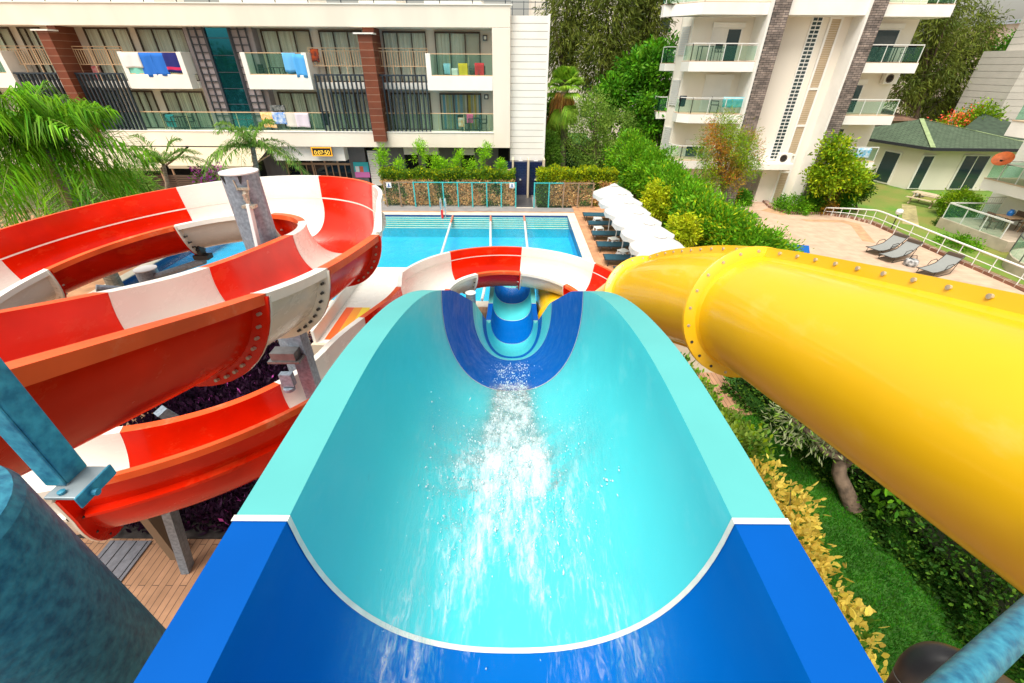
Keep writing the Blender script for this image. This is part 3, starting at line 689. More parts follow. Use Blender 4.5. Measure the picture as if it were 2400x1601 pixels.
def text(s, size, x, y, z, m, parent, rx=90, rz=0, ext=.004, name='lettering', align='CENTER'):
    cu = bpy.data.curves.new(name, 'FONT'); cu.body = s; cu.size = size; cu.extrude = ext; cu.align_x = align; cu.align_y = 'CENTER'
    o = bpy.data.objects.new(name, cu); COL.objects.link(o); cu.materials.append(m); o.rotation_euler = (R(rx), 0, R(rz))
    bpy.context.view_layer.update(); me = bpy.data.meshes.new_from_object(o.evaluated_get(bpy.context.evaluated_depsgraph_get()))
    bpy.data.objects.remove(o); me.transform(Matrix.Translation((x, y, z)) @ Matrix.Rotation(R(rz), 4, 'Z') @ Matrix.Rotation(R(rx), 4, 'X') @ Matrix.Translation((0, 0, 0)))
    if parent: me.transform(Matrix.Translation(-ORG[parent.name]))
    o = bpy.data.objects.new(name, me); COL.objects.link(o); o.parent = parent; ORG[o.name] = ORG[parent.name] if parent else Vector((0, 0, 0)); return o
text('0:07:50', .34, (cx0+cx1)/2, YF-.112, cz0+.2, M_AMBERY, ck); 
# wall banner by the entrance
bn = thing('banner', 'turquoise and pink banner with small pictures on the grey wall by the entrance', 'banner', (X_(845, 395, YG-.03), YG-.03, .2))
bx0, bx1, bz0, bz1 = X_(827, 380, YG-.03), X_(862, 380, YG-.03), Z_(845, 416, YG-.03), Z_(845, 380, YG-.03)
b = MB(); b.box(bx0, bx1, YG-.04, YG-.005, bz0+.35, bz1); b.build('cloth', mat('banner_turquoise', (.03,.42,.46), rough=.6), bn)
b = MB(); b.box(bx0, bx1, YG-.04, YG-.005, bz0, bz0+.349); b.build('cloth', mat('banner_pink', (.62,.16,.44), rough=.6), bn)
for q, c in ((.22, (.7,.7,.72)), (.5, (.6,.12,.06)), (.78, (.10,.34,.55))):
    x = bx0+(bx1-bx0)*q; b = MB(); b.box(x-.12, x+.12, YG-.046, YG-.041, bz1-.62, bz1-.26); b.build('picture', mat('banner_pic%d' % int(q*100), c, rough=.6), bn)
# cream awnings over the terrace on the left
M_AWN = mat('cream_awning', (.68,.58,.42), rough=.8, var=.05, scale=2, trans=.2)
for k, (xa, xb, yf, zf) in enumerate(((-34, -20.6, 26.2, 2.18), (-20.4, -15.4, 26.6, 2.24))):
    aw = thing('awning', ('long cream awning over the dark terrace behind the tall palm', 'shorter cream awning next to the hotel entrance behind the small palms')[k], 'awning', (xa, 28, 2.5), group='cream awnings along the hotel')
    b = MB(); n = 20; V = []
    for i in range(n+1):
        t = i/n; V += [(xa, YF-.02-(YF-yf)*t, ZB-.05-(ZB-zf)*t-.06*math.sin(math.pi*t)), (xb, YF-.02-(YF-yf)*t, ZB-.05-(ZB-zf)*t-.06*math.sin(math.pi*t))]
    V += [(xa, yf-.0, zf-.22), (xb, yf-.0, zf-.22)]
    b.add(V, [(2*i, 2*i+1, 2*i+3, 2*i+2) for i in range(n+1)]); b.build('canopy', M_AWN, aw)
    for x in (xa+.1, (xa+xb)/2, xb-.1):
        b = MB(); b.bar((x, YF, ZB-.5), (x, yf+.05, zf-.06), .06, .06); b.build('awning_arm', M_BRONZE, aw)
        b = MB(); b.bar((x, yf+.1, 0), (x, yf+.1, zf-.05), .08, .08); b.build('awning_post', M_BRONZE, aw)
tr = thing('terrace_screen', 'low slatted dark brown screen under the cream awnings', 'screen', (-25, 26.6, 0))
b = MB()
for k in range(9): b.box(-34, -15.6, 26.62, 26.66, .5+.13*k, .6+.13*k)
b.build('slat', mat('dark_brown_slats', (.10,.065,.045), rough=.6), tr)
b = MB(); b.box(-34, -15.6, 26.55, 26.7, .0, .45); b.build('base', mat('terrace_base', (.40,.18,.07), rough=.6), tr)
# ----------------------------------------------------------------- towels and clothes
def towel(label, x, y, z, w, lf, lb, m, name='towel', cat='towel', along='x', m2=None, band=None, seed=0, group='towels drying on hotel balconies'):
    """cloth hung over a rail at height z; front side hangs lf, back lb"""
    r_ = np.random.default_rng(seed+11); nx, nz = 11, 15; V = []
    prof = []
    for k in range(nz): t = k/(nz-1); s = -lb+(lf+lb)*t; prof.append(s)
    ph = r_.uniform(0, 6); sk = r_.uniform(-.05, .05)
    for s in prof:
        for i in range(nx):
            u = i/(nx-1)-.5; dz = abs(s); yy = (-.05 if s > 0 else .05)*min(1, dz/.06)+.018*math.sin(u*9+ph)*min(1, dz/.3)
            X = x+u*w*(1-.05*dz)+sk*dz; zz = z+.025-dz+.02*math.sin(u*5+ph)*dz
            V.append((X, y+yy, zz))
    f = [(k*nx+i, k*nx+i+1, (k+1)*nx+i+1, (k+1)*nx+i) for k in range(nz-1) for i in range(nx-1)]
    mi = [1 if (band and band[0] <= prof[k] < band[1]) else 0 for k in range(nz-1) for i in range(nx-1)]
    b = MB(); b.add(V, f); b.m = mi
    o = b.build(name, [m, m2] if m2 else m, None, smooth=True, angle=70)
    c = Vector((x, y, z)); o.data.transform(Matrix.Translation(-c)); o.location = c
    md = o.modifiers.new('thickness', 'SOLIDIFY'); md.thickness = .012
    return tag(o, label, cat, group)
def cloth(n, c, **k): return mat('cloth_'+n, c, rough=.95, bump=.2, bscale=60, **k)
yr = YF+.06
tx = lambda px, py: X_(px, py, yr)
towel('white towel over aqua cloth on the left balcony rail', tx(301, 120), yr, zg1, 1.05, .78, .5, cloth('white', (.76,.76,.76)), seed=1)
towel('aqua towel end hanging below the white towel on the left balcony', tx(303, 120), yr+.04, zg1-.03, 1.0, 1.10, .2, cloth('aqua', (.22,.62,.52)), seed=2)
towel('bright blue towel next to the white towel on the balcony', tx(335, 120), yr, zg1, .78, 1.2, .7, cloth('blue', (.02,.16,.62)), seed=3)
towel('second bright blue towel, beside the navy one', tx(364, 120), yr, zg1, .82, 1.15, .7, cloth('blue', (.02,.16,.62)), seed=4)
towel('navy towel with a red stripe on the left balcony', tx(398, 120), yr, zg1, .95, 1.0, .9, cloth('navy', (.015,.02,.17)), m2=cloth('crimson', (.6,.02,.10)), band=(.72, .84), seed=5)
towel('light blue towel hanging at the right of the middle balcony', tx(676, 125), yr, zg1, .75, .95, 1.2, cloth('sky', (.14,.46,.86)), seed=6)
towel('longer light blue towel hanging lopsided by the balcony cheek', tx(698, 125), yr, zg1, .7, 1.2, 1.3, cloth('sky2', (.09,.40,.84)), seed=7)
yb = YF+.30; tb = lambda px: X_(px, 266, yb)
towel('orange patterned towel on the first floor glass rail', tb(626), yb, z11+.03, .82, .86, .5, cloth('orange', (.86,.40,.06), col2=(.86,.66,.40), scale=9), seed=8)
towel('blue towel with a white print beside the orange one', tb(653), yb, z11+.03, .82, .66, .6, cloth('bluewhite', (.02,.22,.72), col2=(.65,.72,.8), scale=5), seed=9)
towel('cream towel on the first floor rail between blue and lilac', tb(681), yb, z11+.03, .84, .80, .5, cloth('cream', (.70,.66,.60)), seed=10)
towel('pale lilac towel at the right end of the row of towels', tb(707), yb, z11+.03, .84, .82, .5, cloth('lilac', (.70,.62,.70)), seed=11)
towel('teal towel hanging inside the first floor glass rail', X_(395, 270, yb+.6), yb+.6, z11-.2, .6, .7, .2, cloth('teal', (.03,.35,.42)), seed=12)
towel('orange and black swimwear hung on the beige bar railing', X_(736, 116, YR), YR, zr1-.05, .45, .65, .3, cloth('orangeblack', (.8,.12,.02), col2=(.02,.02,.03), scale=4), name='swimwear', cat='clothing', seed=13)
towel('red towel low behind the beige bar railing', X_(217, 145, YR+.3), YR+.3, Z2+.75, .4, .7, .3, cloth('red', (.7,.03,.05), col2=(.7,.5,.5), scale=6), seed=14)
towel('black garment hung behind the dark louvre', X_(762, 268, YF+.5), YF+.5, z11+.05, .5, .75, .3, cloth('black', (.012,.012,.015)), name='garment', cat='clothing', seed=15)
towel('black and white clothes drying above the blue print towel', tb(645), yb+.5, z11+.35, .9, .3, .3, cloth('bwprint', (.02,.05,.06), col2=(.6,.6,.6), scale=7), name='clothes', cat='clothing', seed=16)
# ----------------------------------------------------------------- balcony chairs and tables
M_BLK = mat('black_metal_furniture', (.012,.013,.015), rough=.45)
def make_chair(label, m=M_BLK):
    t = thing('balcony_chair', label, 'chair', (0, 0, 0), group='black balcony chairs')
    b = MB(); b.box(-.23, .23, -.23, .23, .42, .45); b.build('seat', m, t, local=True)
    b = MB(); b.box(-.23, .23, .22, .25, .60, .88)
    for x in (-.22, .22): b.box(x-.015, x+.015, .22, .25, .45, .6)
    for k in range(4): b.box(-.15+.1*k-.012, -.15+.1*k+.012, .215, .255, .45, .62)
    b.build('backrest', m, t, local=True)
    for x in (-.21, .21):
        for y in (-.21, .21): b = MB(); b.tube([(x, y, 0), (x, y, .42)], .014, 6); b.build('leg', m, t, local=True)
    for x in (-.25, .25): b = MB(); b.tube([(x, -.2, .45), (x, -.2, .64), (x, .23, .66)], .013, 6); b.build('armrest', m, t, local=True)
    return t
def make_table(label, w=.7, m=M_BLK):
    t = thing('balcony_table', label, 'table', (0, 0, 0), group='balcony tables')
    b = MB(); b.box(-w/2, w/2, -w/2, w/2, .70, .73); b.build('tabletop', m, t, local=True)
    for x in (-w/2+.04, w/2-.04):
        for y in (-w/2+.04, w/2-.04): b = MB(); b.box(x-.02, x+.02, y-.02, y+.02, 0, .70); b.build('leg', m, t, local=True)
    return t
ch0 = make_chair('black chair at the left end of the middle balcony, behind the green glass'); tb0 = make_table('small black table on the middle balcony behind the green glass')
def put(proto, x, y, z, rz, label, first=[]):
    if id(proto) not in first: first.append(id(proto)); proto.location = (x, y, z); proto.rotation_euler = (0, 0, rz); proto['label'] = label; return proto
    return copy_tree(proto, None, (x, y, z), rz, label)
cz = Z2+.02; cy = YF+.75
xc = lambda px: X_(px, 150, cy)
put(ch0, xc(617), cy, cz, R(80), 'black chair at the left end of the middle balcony, behind the green glass')
put(tb0, xc(645), cy, cz, 0, 'small black table on the middle balcony behind the green glass')
put(ch0, xc(668), cy+.1, cz, R(-80), 'black chair partly behind the light blue towels')
put(ch0, xc(1048), cy, cz, R(20), 'chair draped with a light blue towel on the right balcony')
put(ch0, xc(1090), cy+.1, cz, R(0), 'chair with yellow clothes on the right balcony')
put(ch0, xc(1124), cy, cz, R(-60), 'chair with a red cloth on the right balcony')
put(tb0, xc(1106), cy+.3, cz, 0, 'black table among the draped chairs on the right balcony')
towel('light blue towel over the back of a balcony chair', xc(1048), cy-.05, cz+.95, .42, .75, .4, cloth('palesky', (.30,.58,.75)), seed=21)
towel('white cloth hung beside the light blue one on the right balcony', xc(1066), cy-.25, cz+.72, .35, .5, .3, cloth('white', (.76,.76,.76)), seed=22)
towel('yellow towel over a chair on the right balcony', xc(1085), cy-.15, cz+.98, .55, .8, .4, cloth('yellow', (.82,.55,.01)), seed=23)
towel('red towel over the rightmost balcony chair', xc(1124), cy-.2, cz+.98, .55, .7, .4, cloth('redpl', (.75,.01,.03)), seed=24)
c1 = Z1+.02; cy1 = YF+.85; x1_ = lambda px: X_(px, 290, cy1)
put(ch0, x1_(403), cy1, c1, R(60), 'black chair on the first floor left of the blue mirror glass')
put(tb0, x1_(425), cy1, c1, 0, 'black table on the first floor left of the blue mirror glass')
put(ch0, x1_(447), cy1, c1, R(-70), 'black chair between the first floor table and the grid panels')
put(ch0, x1_(1085), cy1, c1, R(40), 'black chair left of the pink towel on the first floor')
put(tb0, x1_(1112), cy1, c1, 0, 'black table at the right end of the first floor terrace')
put(ch0, x1_(1132), cy1, c1, R(-80), 'black chair at the far right end of the first floor terrace')
towel('pink towel over a chair on the first floor', x1_(1103), cy1-.2, c1+.95, .4, .5, .3, cloth('pink', (.8,.12,.30)), seed=25)
towel('white and orange clothes low on the first floor right terrace', x1_(1083), cy1-.3, c1+.75, .4, .5, .3, cloth('whiteorange', (.7,.7,.72), col2=(.8,.3,.05), scale=5), name='clothes', cat='clothing', seed=26)
# ================================================================= apartment block on the right
M_APT = mat('warm_white_render', (.86,.80,.71), rough=.75, var=.06, scale=.5, stretch=(1,1,.3))
M_APTW = mat('white_slab_paint', (.87,.85,.81), rough=.7, var=.05, scale=1.2)
M_STONEC = brickmat('ledger_stone', (.30,.24,.21), (.15,.125,.115), (.05,.042,.04), .34, .11, .012, .85, 'xz', .43, .9, var=.45)
M_BEIGEL = mat('beige_louvre', (.58,.45,.30), rough=.6, var=.08, scale=2)
M_DKWIN = mat('dark_window_glass', (.02,.045,.055), rough=.06, spec=.9)
M_WRAIL = mat('white_metal_rail', (.74,.74,.72), rough=.35)
YA = 29.85
apt = thing('apartment_building', 'warm white apartment block with two stone clad fins and green glass balconies', 'building', (17, 33, -.8))
zs = [Z_(1700, y, YA) for y in (396, 289.5, 168.5, 34.5)]        # slab undersides
xl, xr = X_(1626, 60, YA+1.3), X_(2161, 43, YA+1.3)
c1l, c1r, c2l, c2r = X_(1760, 200, YA), X_(1794, 200, YA), X_(2042, 5, YA), X_(2074, 5, YA)
b = MB(); ZTOP = 13.5; yw = YA+1.4
b.prism([(xl, yw), (c1l+.1, yw), (c1l+.1, yw+3), (xl+.25, yw+3), (xl-.35, yw+.95)], -.9, ZTOP); b.prism([(xl+.25, yw+3.002), (xr, yw+3.002), (xr, 42), (xl+3.2, 42)], -.9, ZTOP)
b.box(c2r-.1, xr, yw, yw+3, -.9, ZTOP); b.build('wall', M_APT, apt)
# recessed stair wall between the fins, curved at its left
ym = YA+.9; b = MB(); V = []; n = 12
zpo = Z_(1780, 402, ym)
for i in range(n+1):
    t = i/n; x = c1r+.05+t*(c2l-c1r-.1); y = ym+.55*(1-math.sin(math.pi/2*min(1, t*2.2)))
    V += [(x, y, zpo), (x, y, ZTOP-.01)]
b.add(V, [(2*i, 2*i+2, 2*i+3, 2*i+1) for i in range(n)]); b.build('stair_wall', M_APT, apt, smooth=True, angle=50)
xq = c1r+.05+.42*(c2l-c1r)
for q_ in ((xq, c2l-.06, ym-.002, ym+.4), (c1r+.3, c1r+.62, ym+.35, ym+.65), (c1r+.05, xq, ym+2.2, ym+2.3)): b = MB(); b.box(*q_, -.9, zpo-.003); b.build('porch_wall', M_APT, apt)
b = MB()
for k in range(9): b.box(c1r+.06, xq-.01, ym+1.9-.2*k, ym+2.1-.2*k, .9+.18*k-.25, .9+.18*k)
b.build('stair_flight', M_APTW, apt)
for xa, xb in ((c1l, c1r), (c2l, c2r)):
    b = MB(); b.box(xa, xb, YA-.35, YA+1.6, -.9, ZTOP+.3); b.build('stone_fin', M_STONEC, apt)
    b = MB(); b.box(xa-.13, xa-.005, YA-.22, YA+1.5, -.9, ZTOP-.2); b.build('fin_edge', M_APTW, apt)
# glass block strip and beige louvre strip in the stair wall
b = MB(); g0, g1 = X_(1803, 372, ym-.03), X_(1822, 372, ym-.03); zb0, zb1 = Z_(1812, 372, ym), Z_(1912, 40, ym)
b.box(g0-.06, g1+.06, ym-.05, ym+.01, zb0-.06, zb1+.06); bl_ = b.build('glass_block_strip', M_APTW, apt); b = MB(); nb_ = 38
for k in range(nb_):
    z0 = zb0+(zb1-zb0)*k/nb_; h = (zb1-zb0)/nb_
    for c_ in range(2): w_ = (g1-g0)/2; b.box(g0+c_*w_+.025, g0+(c_+1)*w_-.025, ym-.062, ym-.051, z0+.03, z0+h-.03)
b.build('glass_block', mat('dark_glass_block', (.03,.055,.06), rough=.12), bl_)
l0, l1 = X_(1850, 340, ym-.03), X_(1872, 340, ym-.03); b = MB()
lz = [(-.7, 1.15), (1.3, zs[0]-.2+.3), (2.35, 4.0), (4.15, 6.05), (6.2, 9.55)]
for a_, c_ in lz:
    k = a_; b = MB()
    while k < c_-.05: b.box(l0+.05, l1-.05, ym-.045, ym-.004, k, k+.085); k += .11
    pv = b.build('louvre_strip', M_BEIGEL, apt)
b = MB()
b.box(l0-.08, l0+.045, ym-.09, ym-.003, -.8, 9.7); b.box(l1-.045, l1+.08, ym-.09, ym-.003, -.8, 9.7)
for q in (1.2, 2.3, 4.05, 6.1, 9.62): b.box(l0+.05, l1-.05, ym-.088, ym-.003, q-.05, q+.05)
b.build('louvre_frame', M_APTW, apt)
# ledge with the air conditioner
b = MB(); b.box(X_(1762, 390, YA), X_(1858, 390, YA), YA-.05, ym-.003, Z_(1810, 398, YA), Z_(1810, 384, YA)); b.build('ledge', M_APTW, apt)
b = MB(); b.box(c1r+.01, c2l-.01, YA-.1, ym+.5, Z_(1900, 35, YA-.1), Z_(1900, 35, YA-.1)+1.4); b.build('top_beam', M_APTW, apt)
# balconies
def balcony(px0, px1, zb, parent, chl=0., h=.50, yb=YA-.05, rail_h=.88, left_over=0., back=None, posts=5):
    x0, x1 = px0, px1; bk = back or yw
    poly = [(x0, yb), (x1, yb), (x1, bk-.003), (x0-chl, bk-.003)]
    if chl: poly = [(x0, yb), (x1, yb), (x1, bk-.003), (x0-chl, bk-.003), (x0-chl, yb+chl*1.1)]
    b = MB(); b.prism(poly, zb, zb+h); p = b.build('balcony', M_APTW, parent, bevel=.01)
    zt = zb+h; edge = [(x1-.06, yb+.07), (x0+.06, yb+.07), (x0-chl+.06, yb+.07+chl*1.1), (x0-chl+.06, bk-.05)]
    if not chl: edge = [(x1-.06, yb+.07), (x0+.06, yb+.07), (x0+.06, bk-.05)]
    b = MB(); b.prism([(q[0], q[1]) for q in poly], zt+.002, zt+.03); b.build('balcony_edge', mat('terracotta_edge', (.62,.44,.30), rough=.7), p)
    b = MB()
    for a_, c_ in zip(edge, edge[1:]): b.bar((*a_, zt+.06+rail_h*.42), (*c_, zt+.06+rail_h*.42), .012, rail_h*.78)
    b.build('glass_panel', M_GRNGL, p); b = MB()
    for a_, c_ in zip(edge, edge[1:]):
        b.bar((*a_, zt+rail_h), (*c_, zt+rail_h), .05, .05); L = math.dist(a_, c_); k = max(1, int(L/.9))
        for i in range(k+1): t = i/k; q = (a_[0]+(c_[0]-a_[0])*t, a_[1]+(c_[1]-a_[1])*t); b.bar((*q, zt+.03), (*q, zt+rail_h-.02), .035, .035)
    b.build('handrail', M_WRAIL, p); return p
balcony(X_(1611, 168, YA), c1l-.14, zs[2], apt); balcony(X_(1611, 289, YA), c1l-.14, zs[1], apt, chl=.55); balcony(X_(1587, 396, YA), c1l-.14, zs[0], apt, chl=.5)
balcony(c2r+.005, X_(2147, 160, YA), zs[2]-.02, apt); balcony(c2r+.005, X_(2092, 280, YA), zs[1]-.03, apt); balcony(c2r+.005, X_(2046, 385, YA), zs[0]-.02, apt)
balcony(c2r+.005, X_(2000, 480, YA), -.75, apt, h=.35)
balcony(X_(1644, 33, YA), c1l-.14, zs[3], apt, chl=1.75, h=.55); balcony(c2r+.005, X_(2230, 30, YA), zs[3]-.05, apt, h=.55)
for z0 in (zs[2], zs[1]): balcony(xl-.95, xl-.30, z0+.0, apt, yb=yw+1.1, back=yw+2.2, h=.4)
def shutterwin(x0, x1, z0, z1, Y, parent, n=2, glass=True, side=1):
    b = MB(); b.box(x0-.06, x1+.06, Y-.05, Y-.003, z0, z1+.3); w_ = b.build('window', M_APTW, parent)
    b = MB(); b.box(x0-.1, x1+.1, Y-.14, Y-.051, z1+.05, z1+.3); b.build('shutter_box', M_APTW, w_)
    xm = x0+(x1-x0)*(.5 if n == 2 else 0)
    if glass:
        b = MB(); b.box((xm if side > 0 else x0)+.05, (x1 if side > 0 else xm)-.05, Y-.062, Y-.052, z0+.05, z1-.02); b.build('pane', M_DKWIN, w_)
    b = MB(); nn = int((z1-z0)/.09)
    for k in range(nn):
        if n == 2 or not glass: b.box((x0 if (side > 0 or not glass) else xm)+.02, (xm if (side > 0 and glass) else x1)-.02, Y-.07, Y-.052, z0+.05+k*.09, z0+.05+k*.09+.078)
    if b.v: b.build('shutter', M_APTW, w_)
    return w_
shutterwin(X_(1668, 90, yw), X_(1734, 90, yw), zs[2]+.5, Z_(1710, 68, yw), yw, apt)
shutterwin(X_(1648, 220, yw), X_(1705, 220, yw), zs[1]+.5, Z_(1670, 188, yw), yw, apt, glass=False)
shutterwin(X_(1606, 350, yw), X_(1650, 350, yw), zs[0]+.5, Z_(1620, 340, yw), yw, apt, n=1)
shutterwin(X_(2046, 90, yw), X_(2102, 90, yw), zs[2]+.5, Z_(2090, 70, yw), yw, apt, n=1)
shutterwin(X_(1988, 220, yw), X_(2016, 220, yw), zs[1]+.5, Z_(2016, 199, yw), yw, apt, n=1)
shutterwin(X_(1950, 320, yw), X_(1972, 320, yw), zs[0]+.5, Z_(1975, 302, yw), yw, apt, n=1)
# shuttered windows on the chamfered left face
for zc in (zs[2]+.9, zs[1]+.9, zs[0]+.9):
    a_ = Vector((xl-.06, yw+.15, 0)); c_ = Vector((xl-.30, yw+.82, 0)); o_ = Vector((-.95, -.35, 0)).normalized()*.03; b = MB()
    for k in range(12): b.bar(a_+o_+Vector((0, 0, zc+.12*k)), c_+o_+Vector((0, 0, zc+.12*k)), .05, .10)
    b.build('shutter', mat('pale_grey_shutter', (.62,.62,.60), rough=.6), apt)
def ac_unit(label, x, y, z):
    t = thing('air_conditioner', label, 'air conditioner', (0, 0, 0), group='air conditioners on the apartment block')
    b = MB(); b.box(-.42, .42, -.16, .16, 0, .58); b.build('casing', M_APTW, t, local=True, bevel=.015)
    b = MB(); b.lathe([(.23, 0), (.23, .02), (.20, .02), (.2, 0)], n=20); V = [(-.12+v[0], -.162-v[2], .29+v[1]) for v in b.v]; b.v = V
    for k in range(5): b.box(-.32, .08, -.172, -.166, .13+.08*k, .142+.08*k)
    b.build('fan_grille', mat('brown_fan_grille', (.10,.06,.04), rough=.5), t, local=True)
    b = MB(); b.lathe([(0, 0), (.19, 0), (.19, .004)], n=20); b.v = [(-.12+v[0], -.1625-v[2], .29+v[1]) for v in b.v]; b.build('fan', M_DARK, t, local=True)
    t.location = (x, y, z); return t
ac_unit('white air conditioner on the ledge at the foot of the glass block strip', X_(1836, 375, YA+.4), YA+.4, Z_(1810, 384, YA)+.002)
ac_unit('white air conditioner mounted high beside the right stone fin', X_(2083, 190, yw-.2), yw-.2, Z_(2083, 197, yw-.2))
# balcony furniture and washing
xb = lambda px, py: X_(px, py, YA+.6)
zf = lambda k: zs[k]+.54
put(tb0, xb(1648, 140), YA+.6, zf(2), 0, 'black table on the upper left apartment balcony')
put(ch0, xb(1682, 140), YA+.5, zf(2), R(10), 'dark chair beside the table on the upper left apartment balcony')
put(ch0, xb(1672, 260), YA+.6, zf(1), R(70), 'dark chair on the middle left apartment balcony')
put(tb0, xb(2090, 140), YA+.6, zf(2), 0, 'table on the upper right apartment balcony behind green glass')
put(ch0, xb(2065, 140), YA+.7, zf(2), R(70), 'chair left of the table on the upper right apartment balcony')
put(ch0, xb(2122, 140), YA+.7, zf(2), R(-70), 'chair right of the table on the upper right apartment balcony')
towel('turquoise sheet hanging inside the middle left apartment balcony', X_(1718, 240, YA+.2), YA+.2, zs[1]+.5+.9, 1.3, .55, .3, cloth('turqsheet', (.05,.45,.55), col2=(.3,.65,.7), scale=3), name='sheet', cat='sheet', seed=31, group='washing on apartment balconies')
towel('dark garment over the left end of the middle apartment balcony', X_(1600, 236, YA+.7), YA+.7, zs[1]+.5+.95, .4, .6, .3, cloth('darknavy', (.01,.015,.03)), name='garment', cat='clothing', seed=32, group='washing on apartment balconies')
towel('small white and blue sign like cloth on the low right apartment balcony', X_(2022, 360, YA-.02), YA-.02, zs[0]+1.3, .9, .6, .2, cloth('whiteblue', (.72,.75,.78), col2=(.03,.35,.60), scale=6), name='cloth', cat='cloth', seed=33, group='washing on apartment balconies')
# ================================================================= bungalow with green shingle roof
bung = thing('bungalow', 'low cream bungalow with green shingle hip roof', 'house', (33, 36, -.8))
A_, B_, C_ = Vector((30.0, 38.6)), Vector((30.98, 34.62)), Vector((38.5, 34.3)); D_ = Vector((38.5, 41)); zw = 2.35
b = MB(); b.prism([A_, B_, C_, D_, Vector((30.0, 41))], -.8, zw); b.build('wall', M_APT, bung)
M_SHIN = brickmat('green_shingles', (.085,.125,.075), (.06,.095,.055), (.025,.04,.022), .34, .20, .02, .8, 'xy', .5, .6, var=.2)
M_RIDGE = mat('light_green_ridge', (.26,.34,.16), rough=.8, var=.2, scale=5); M_EAVE = mat('dark_eave', (.02,.022,.03), rough=.6)
ea, eb, ec, ed = Vector((29.2, 38.6, zw)), Vector((30.6, 33.7, zw)), Vector((39.2, 33.4, zw)), Vector((39.2, 42, zw)); ee = Vector((29.2, 42, zw)); r1_, r2_ = Vector((32.6, 38.2, zw+1.45)), Vector((37.4, 38.2, zw+.6))
b = MB(); b.add([ea, eb, ec, ed, ee, r1_, r2_], [(0, 1, 5), (1, 2, 6, 5), (2, 3, 6), (3, 4, 5, 6), (4, 0, 5), (4, 3, 2, 1, 0)]); rf = b.build('roof', M_SHIN, bung)
b = MB()
for a_, c_ in ((eb, r1_), (r1_, r2_), (r2_, ec)): b.bar(a_+Vector((0, 0, .03)), c_+Vector((0, 0, .03)), .3 if a_ is eb else .14, .03)
b.build('ridge', M_RIDGE, rf)
b = MB()
for a_, c_ in ((ea, eb), (eb, ec)): b.bar(a_-Vector((0, 0, .10)), c_-Vector((0, 0, .10)), .12, .2)
b.build('eave', M_EAVE, rf)
b = MB(); b.add([(36.0, 38.4, 2.4), (41, 36.5, 2.5), (46, 40, 2.4), (40.5, 41.5, 4.0)], [(0, 1, 3), (1, 2, 3), (2, 0, 3), (0, 2, 1)]); b.build('roof', mat('dark_green_shingles', (.035,.06,.035), rough=.85, var=.3, scale=3), bung)
b = MB()
def bwin(px0, px1, py, Y, zt=1.65):
    x0, x1 = X_(px0, py, Y), X_(px1, py, Y); bb_ = MB(); bb_.box(x0-.07, x1+.07, Y-.08, Y+.02, -.72, zt+.07); w_ = bb_.build('window', M_APTW, bung)
    bb_ = MB(); n_ = 2 if x1-x0 > 1.6 else 1
    for k in range(n_): bb_.box(x0+(x1-x0)*k/n_+.04, x0+(x1-x0)*(k+1)/n_-.04, Y-.09, Y-.081, -.66, zt)
    bb_.build('pane', M_DKWIN, w_)
def bwin2():
    d = (B_-A_).normalized(); bb_ = MB(); a_ = A_+d*1.2; c_ = A_+d*2.6; nrm = Vector((-d.y, d.x))*-.05
    bb_.bar((a_.x+nrm.x, a_.y+nrm.y, .45), (c_.x+nrm.x, c_.y+nrm.y, .45), .08, 2.4); w_ = bb_.build('window', M_APTW, bung)
    bb_ = MB(); bb_.bar((a_.x+nrm.x*2+d.x*.1, a_.y+nrm.y*2+d.y*.1, .45), (c_.x+nrm.x*2-d.x*.1, c_.y+nrm.y*2-d.y*.1, .45), .02, 2.2); bb_.build('pane', M_DKWIN, w_)
bwin2(); bwin(2141, 2166, 412, 34.55); bwin(2236, 2294, 412, 34.45, 1.7)
# ================================================================= white block at the right edge
rb = thing('apartment_building', 'white block with green glass balconies and grey boards at the right edge', 'building', (31, 20, -.8))
b = MB(); b.box(28.7, 45, 17.5, 26.2, -.8, 4.5); b.box(28.1, 45, 8, 17.5, -.8, 9.5); b.build('wall', M_APTW, rb)
b = MB()
gx_ = X_(2320, 300, 41.7)
for k in range(24): b.box(gx_+(1.9 if k > 14 else 0), 62, 41.7, 46, 1.0+.5*k, 1.0+.5*k+.47)
b.box(gx_+.05, 62, 41.75, 46, -.8, 8.4); b.build('grey_boards', mat('grey_cladding_boards', (.55,.52,.47), rough=.6, var=.06, scale=1), rb)
def sbalc(x0, y0, y1, zb, h=.55, rail=.9, nm='balcony'):
    b = MB(); b.box(x0, 28.75, y0, y1, zb, zb+h); p = b.build(nm, M_APTW, rb, bevel=.012)
    b = MB(); b.box(x0+.05, x0+.065, y0+.06, y1-.06, zb+h+.06, zb+h+rail-.05); b.box(x0+.05, 28.65, y1-.075, y1-.06, zb+h+.06, zb+h+rail-.05); b.build('glass_panel', M_GRNGL, p)
    b = MB(); b.bar((x0+.06, y0+.05, zb+h+rail), (x0+.06, y1-.05, zb+h+rail), .06, .06); b.bar((x0+.06, y1-.07, zb+h+rail), (28.6, y1-.07, zb+h+rail), .06, .06)
    for y in np.arange(y0+.1, y1, 1.0): b.bar((x0+.06, y, zb+h), (x0+.06, y, zb+h+rail), .04, .04)
    b.build('handrail', M_WRAIL, p)
    b = MB(); b.box(x0-.03, 28.75, y0, y1, zb+h+.001, zb+h+.03); b.build('balcony_edge', mat('terracotta_edge', (.62,.44,.30)), p); return p
q = aty(2293, 441, 25.4)
sbalc(q.x, 17.6, 25.4, q.z); q2 = aty(2352, 318, 24.4); sbalc(q2.x, 17.6, 24.4, q2.z, h=.7)
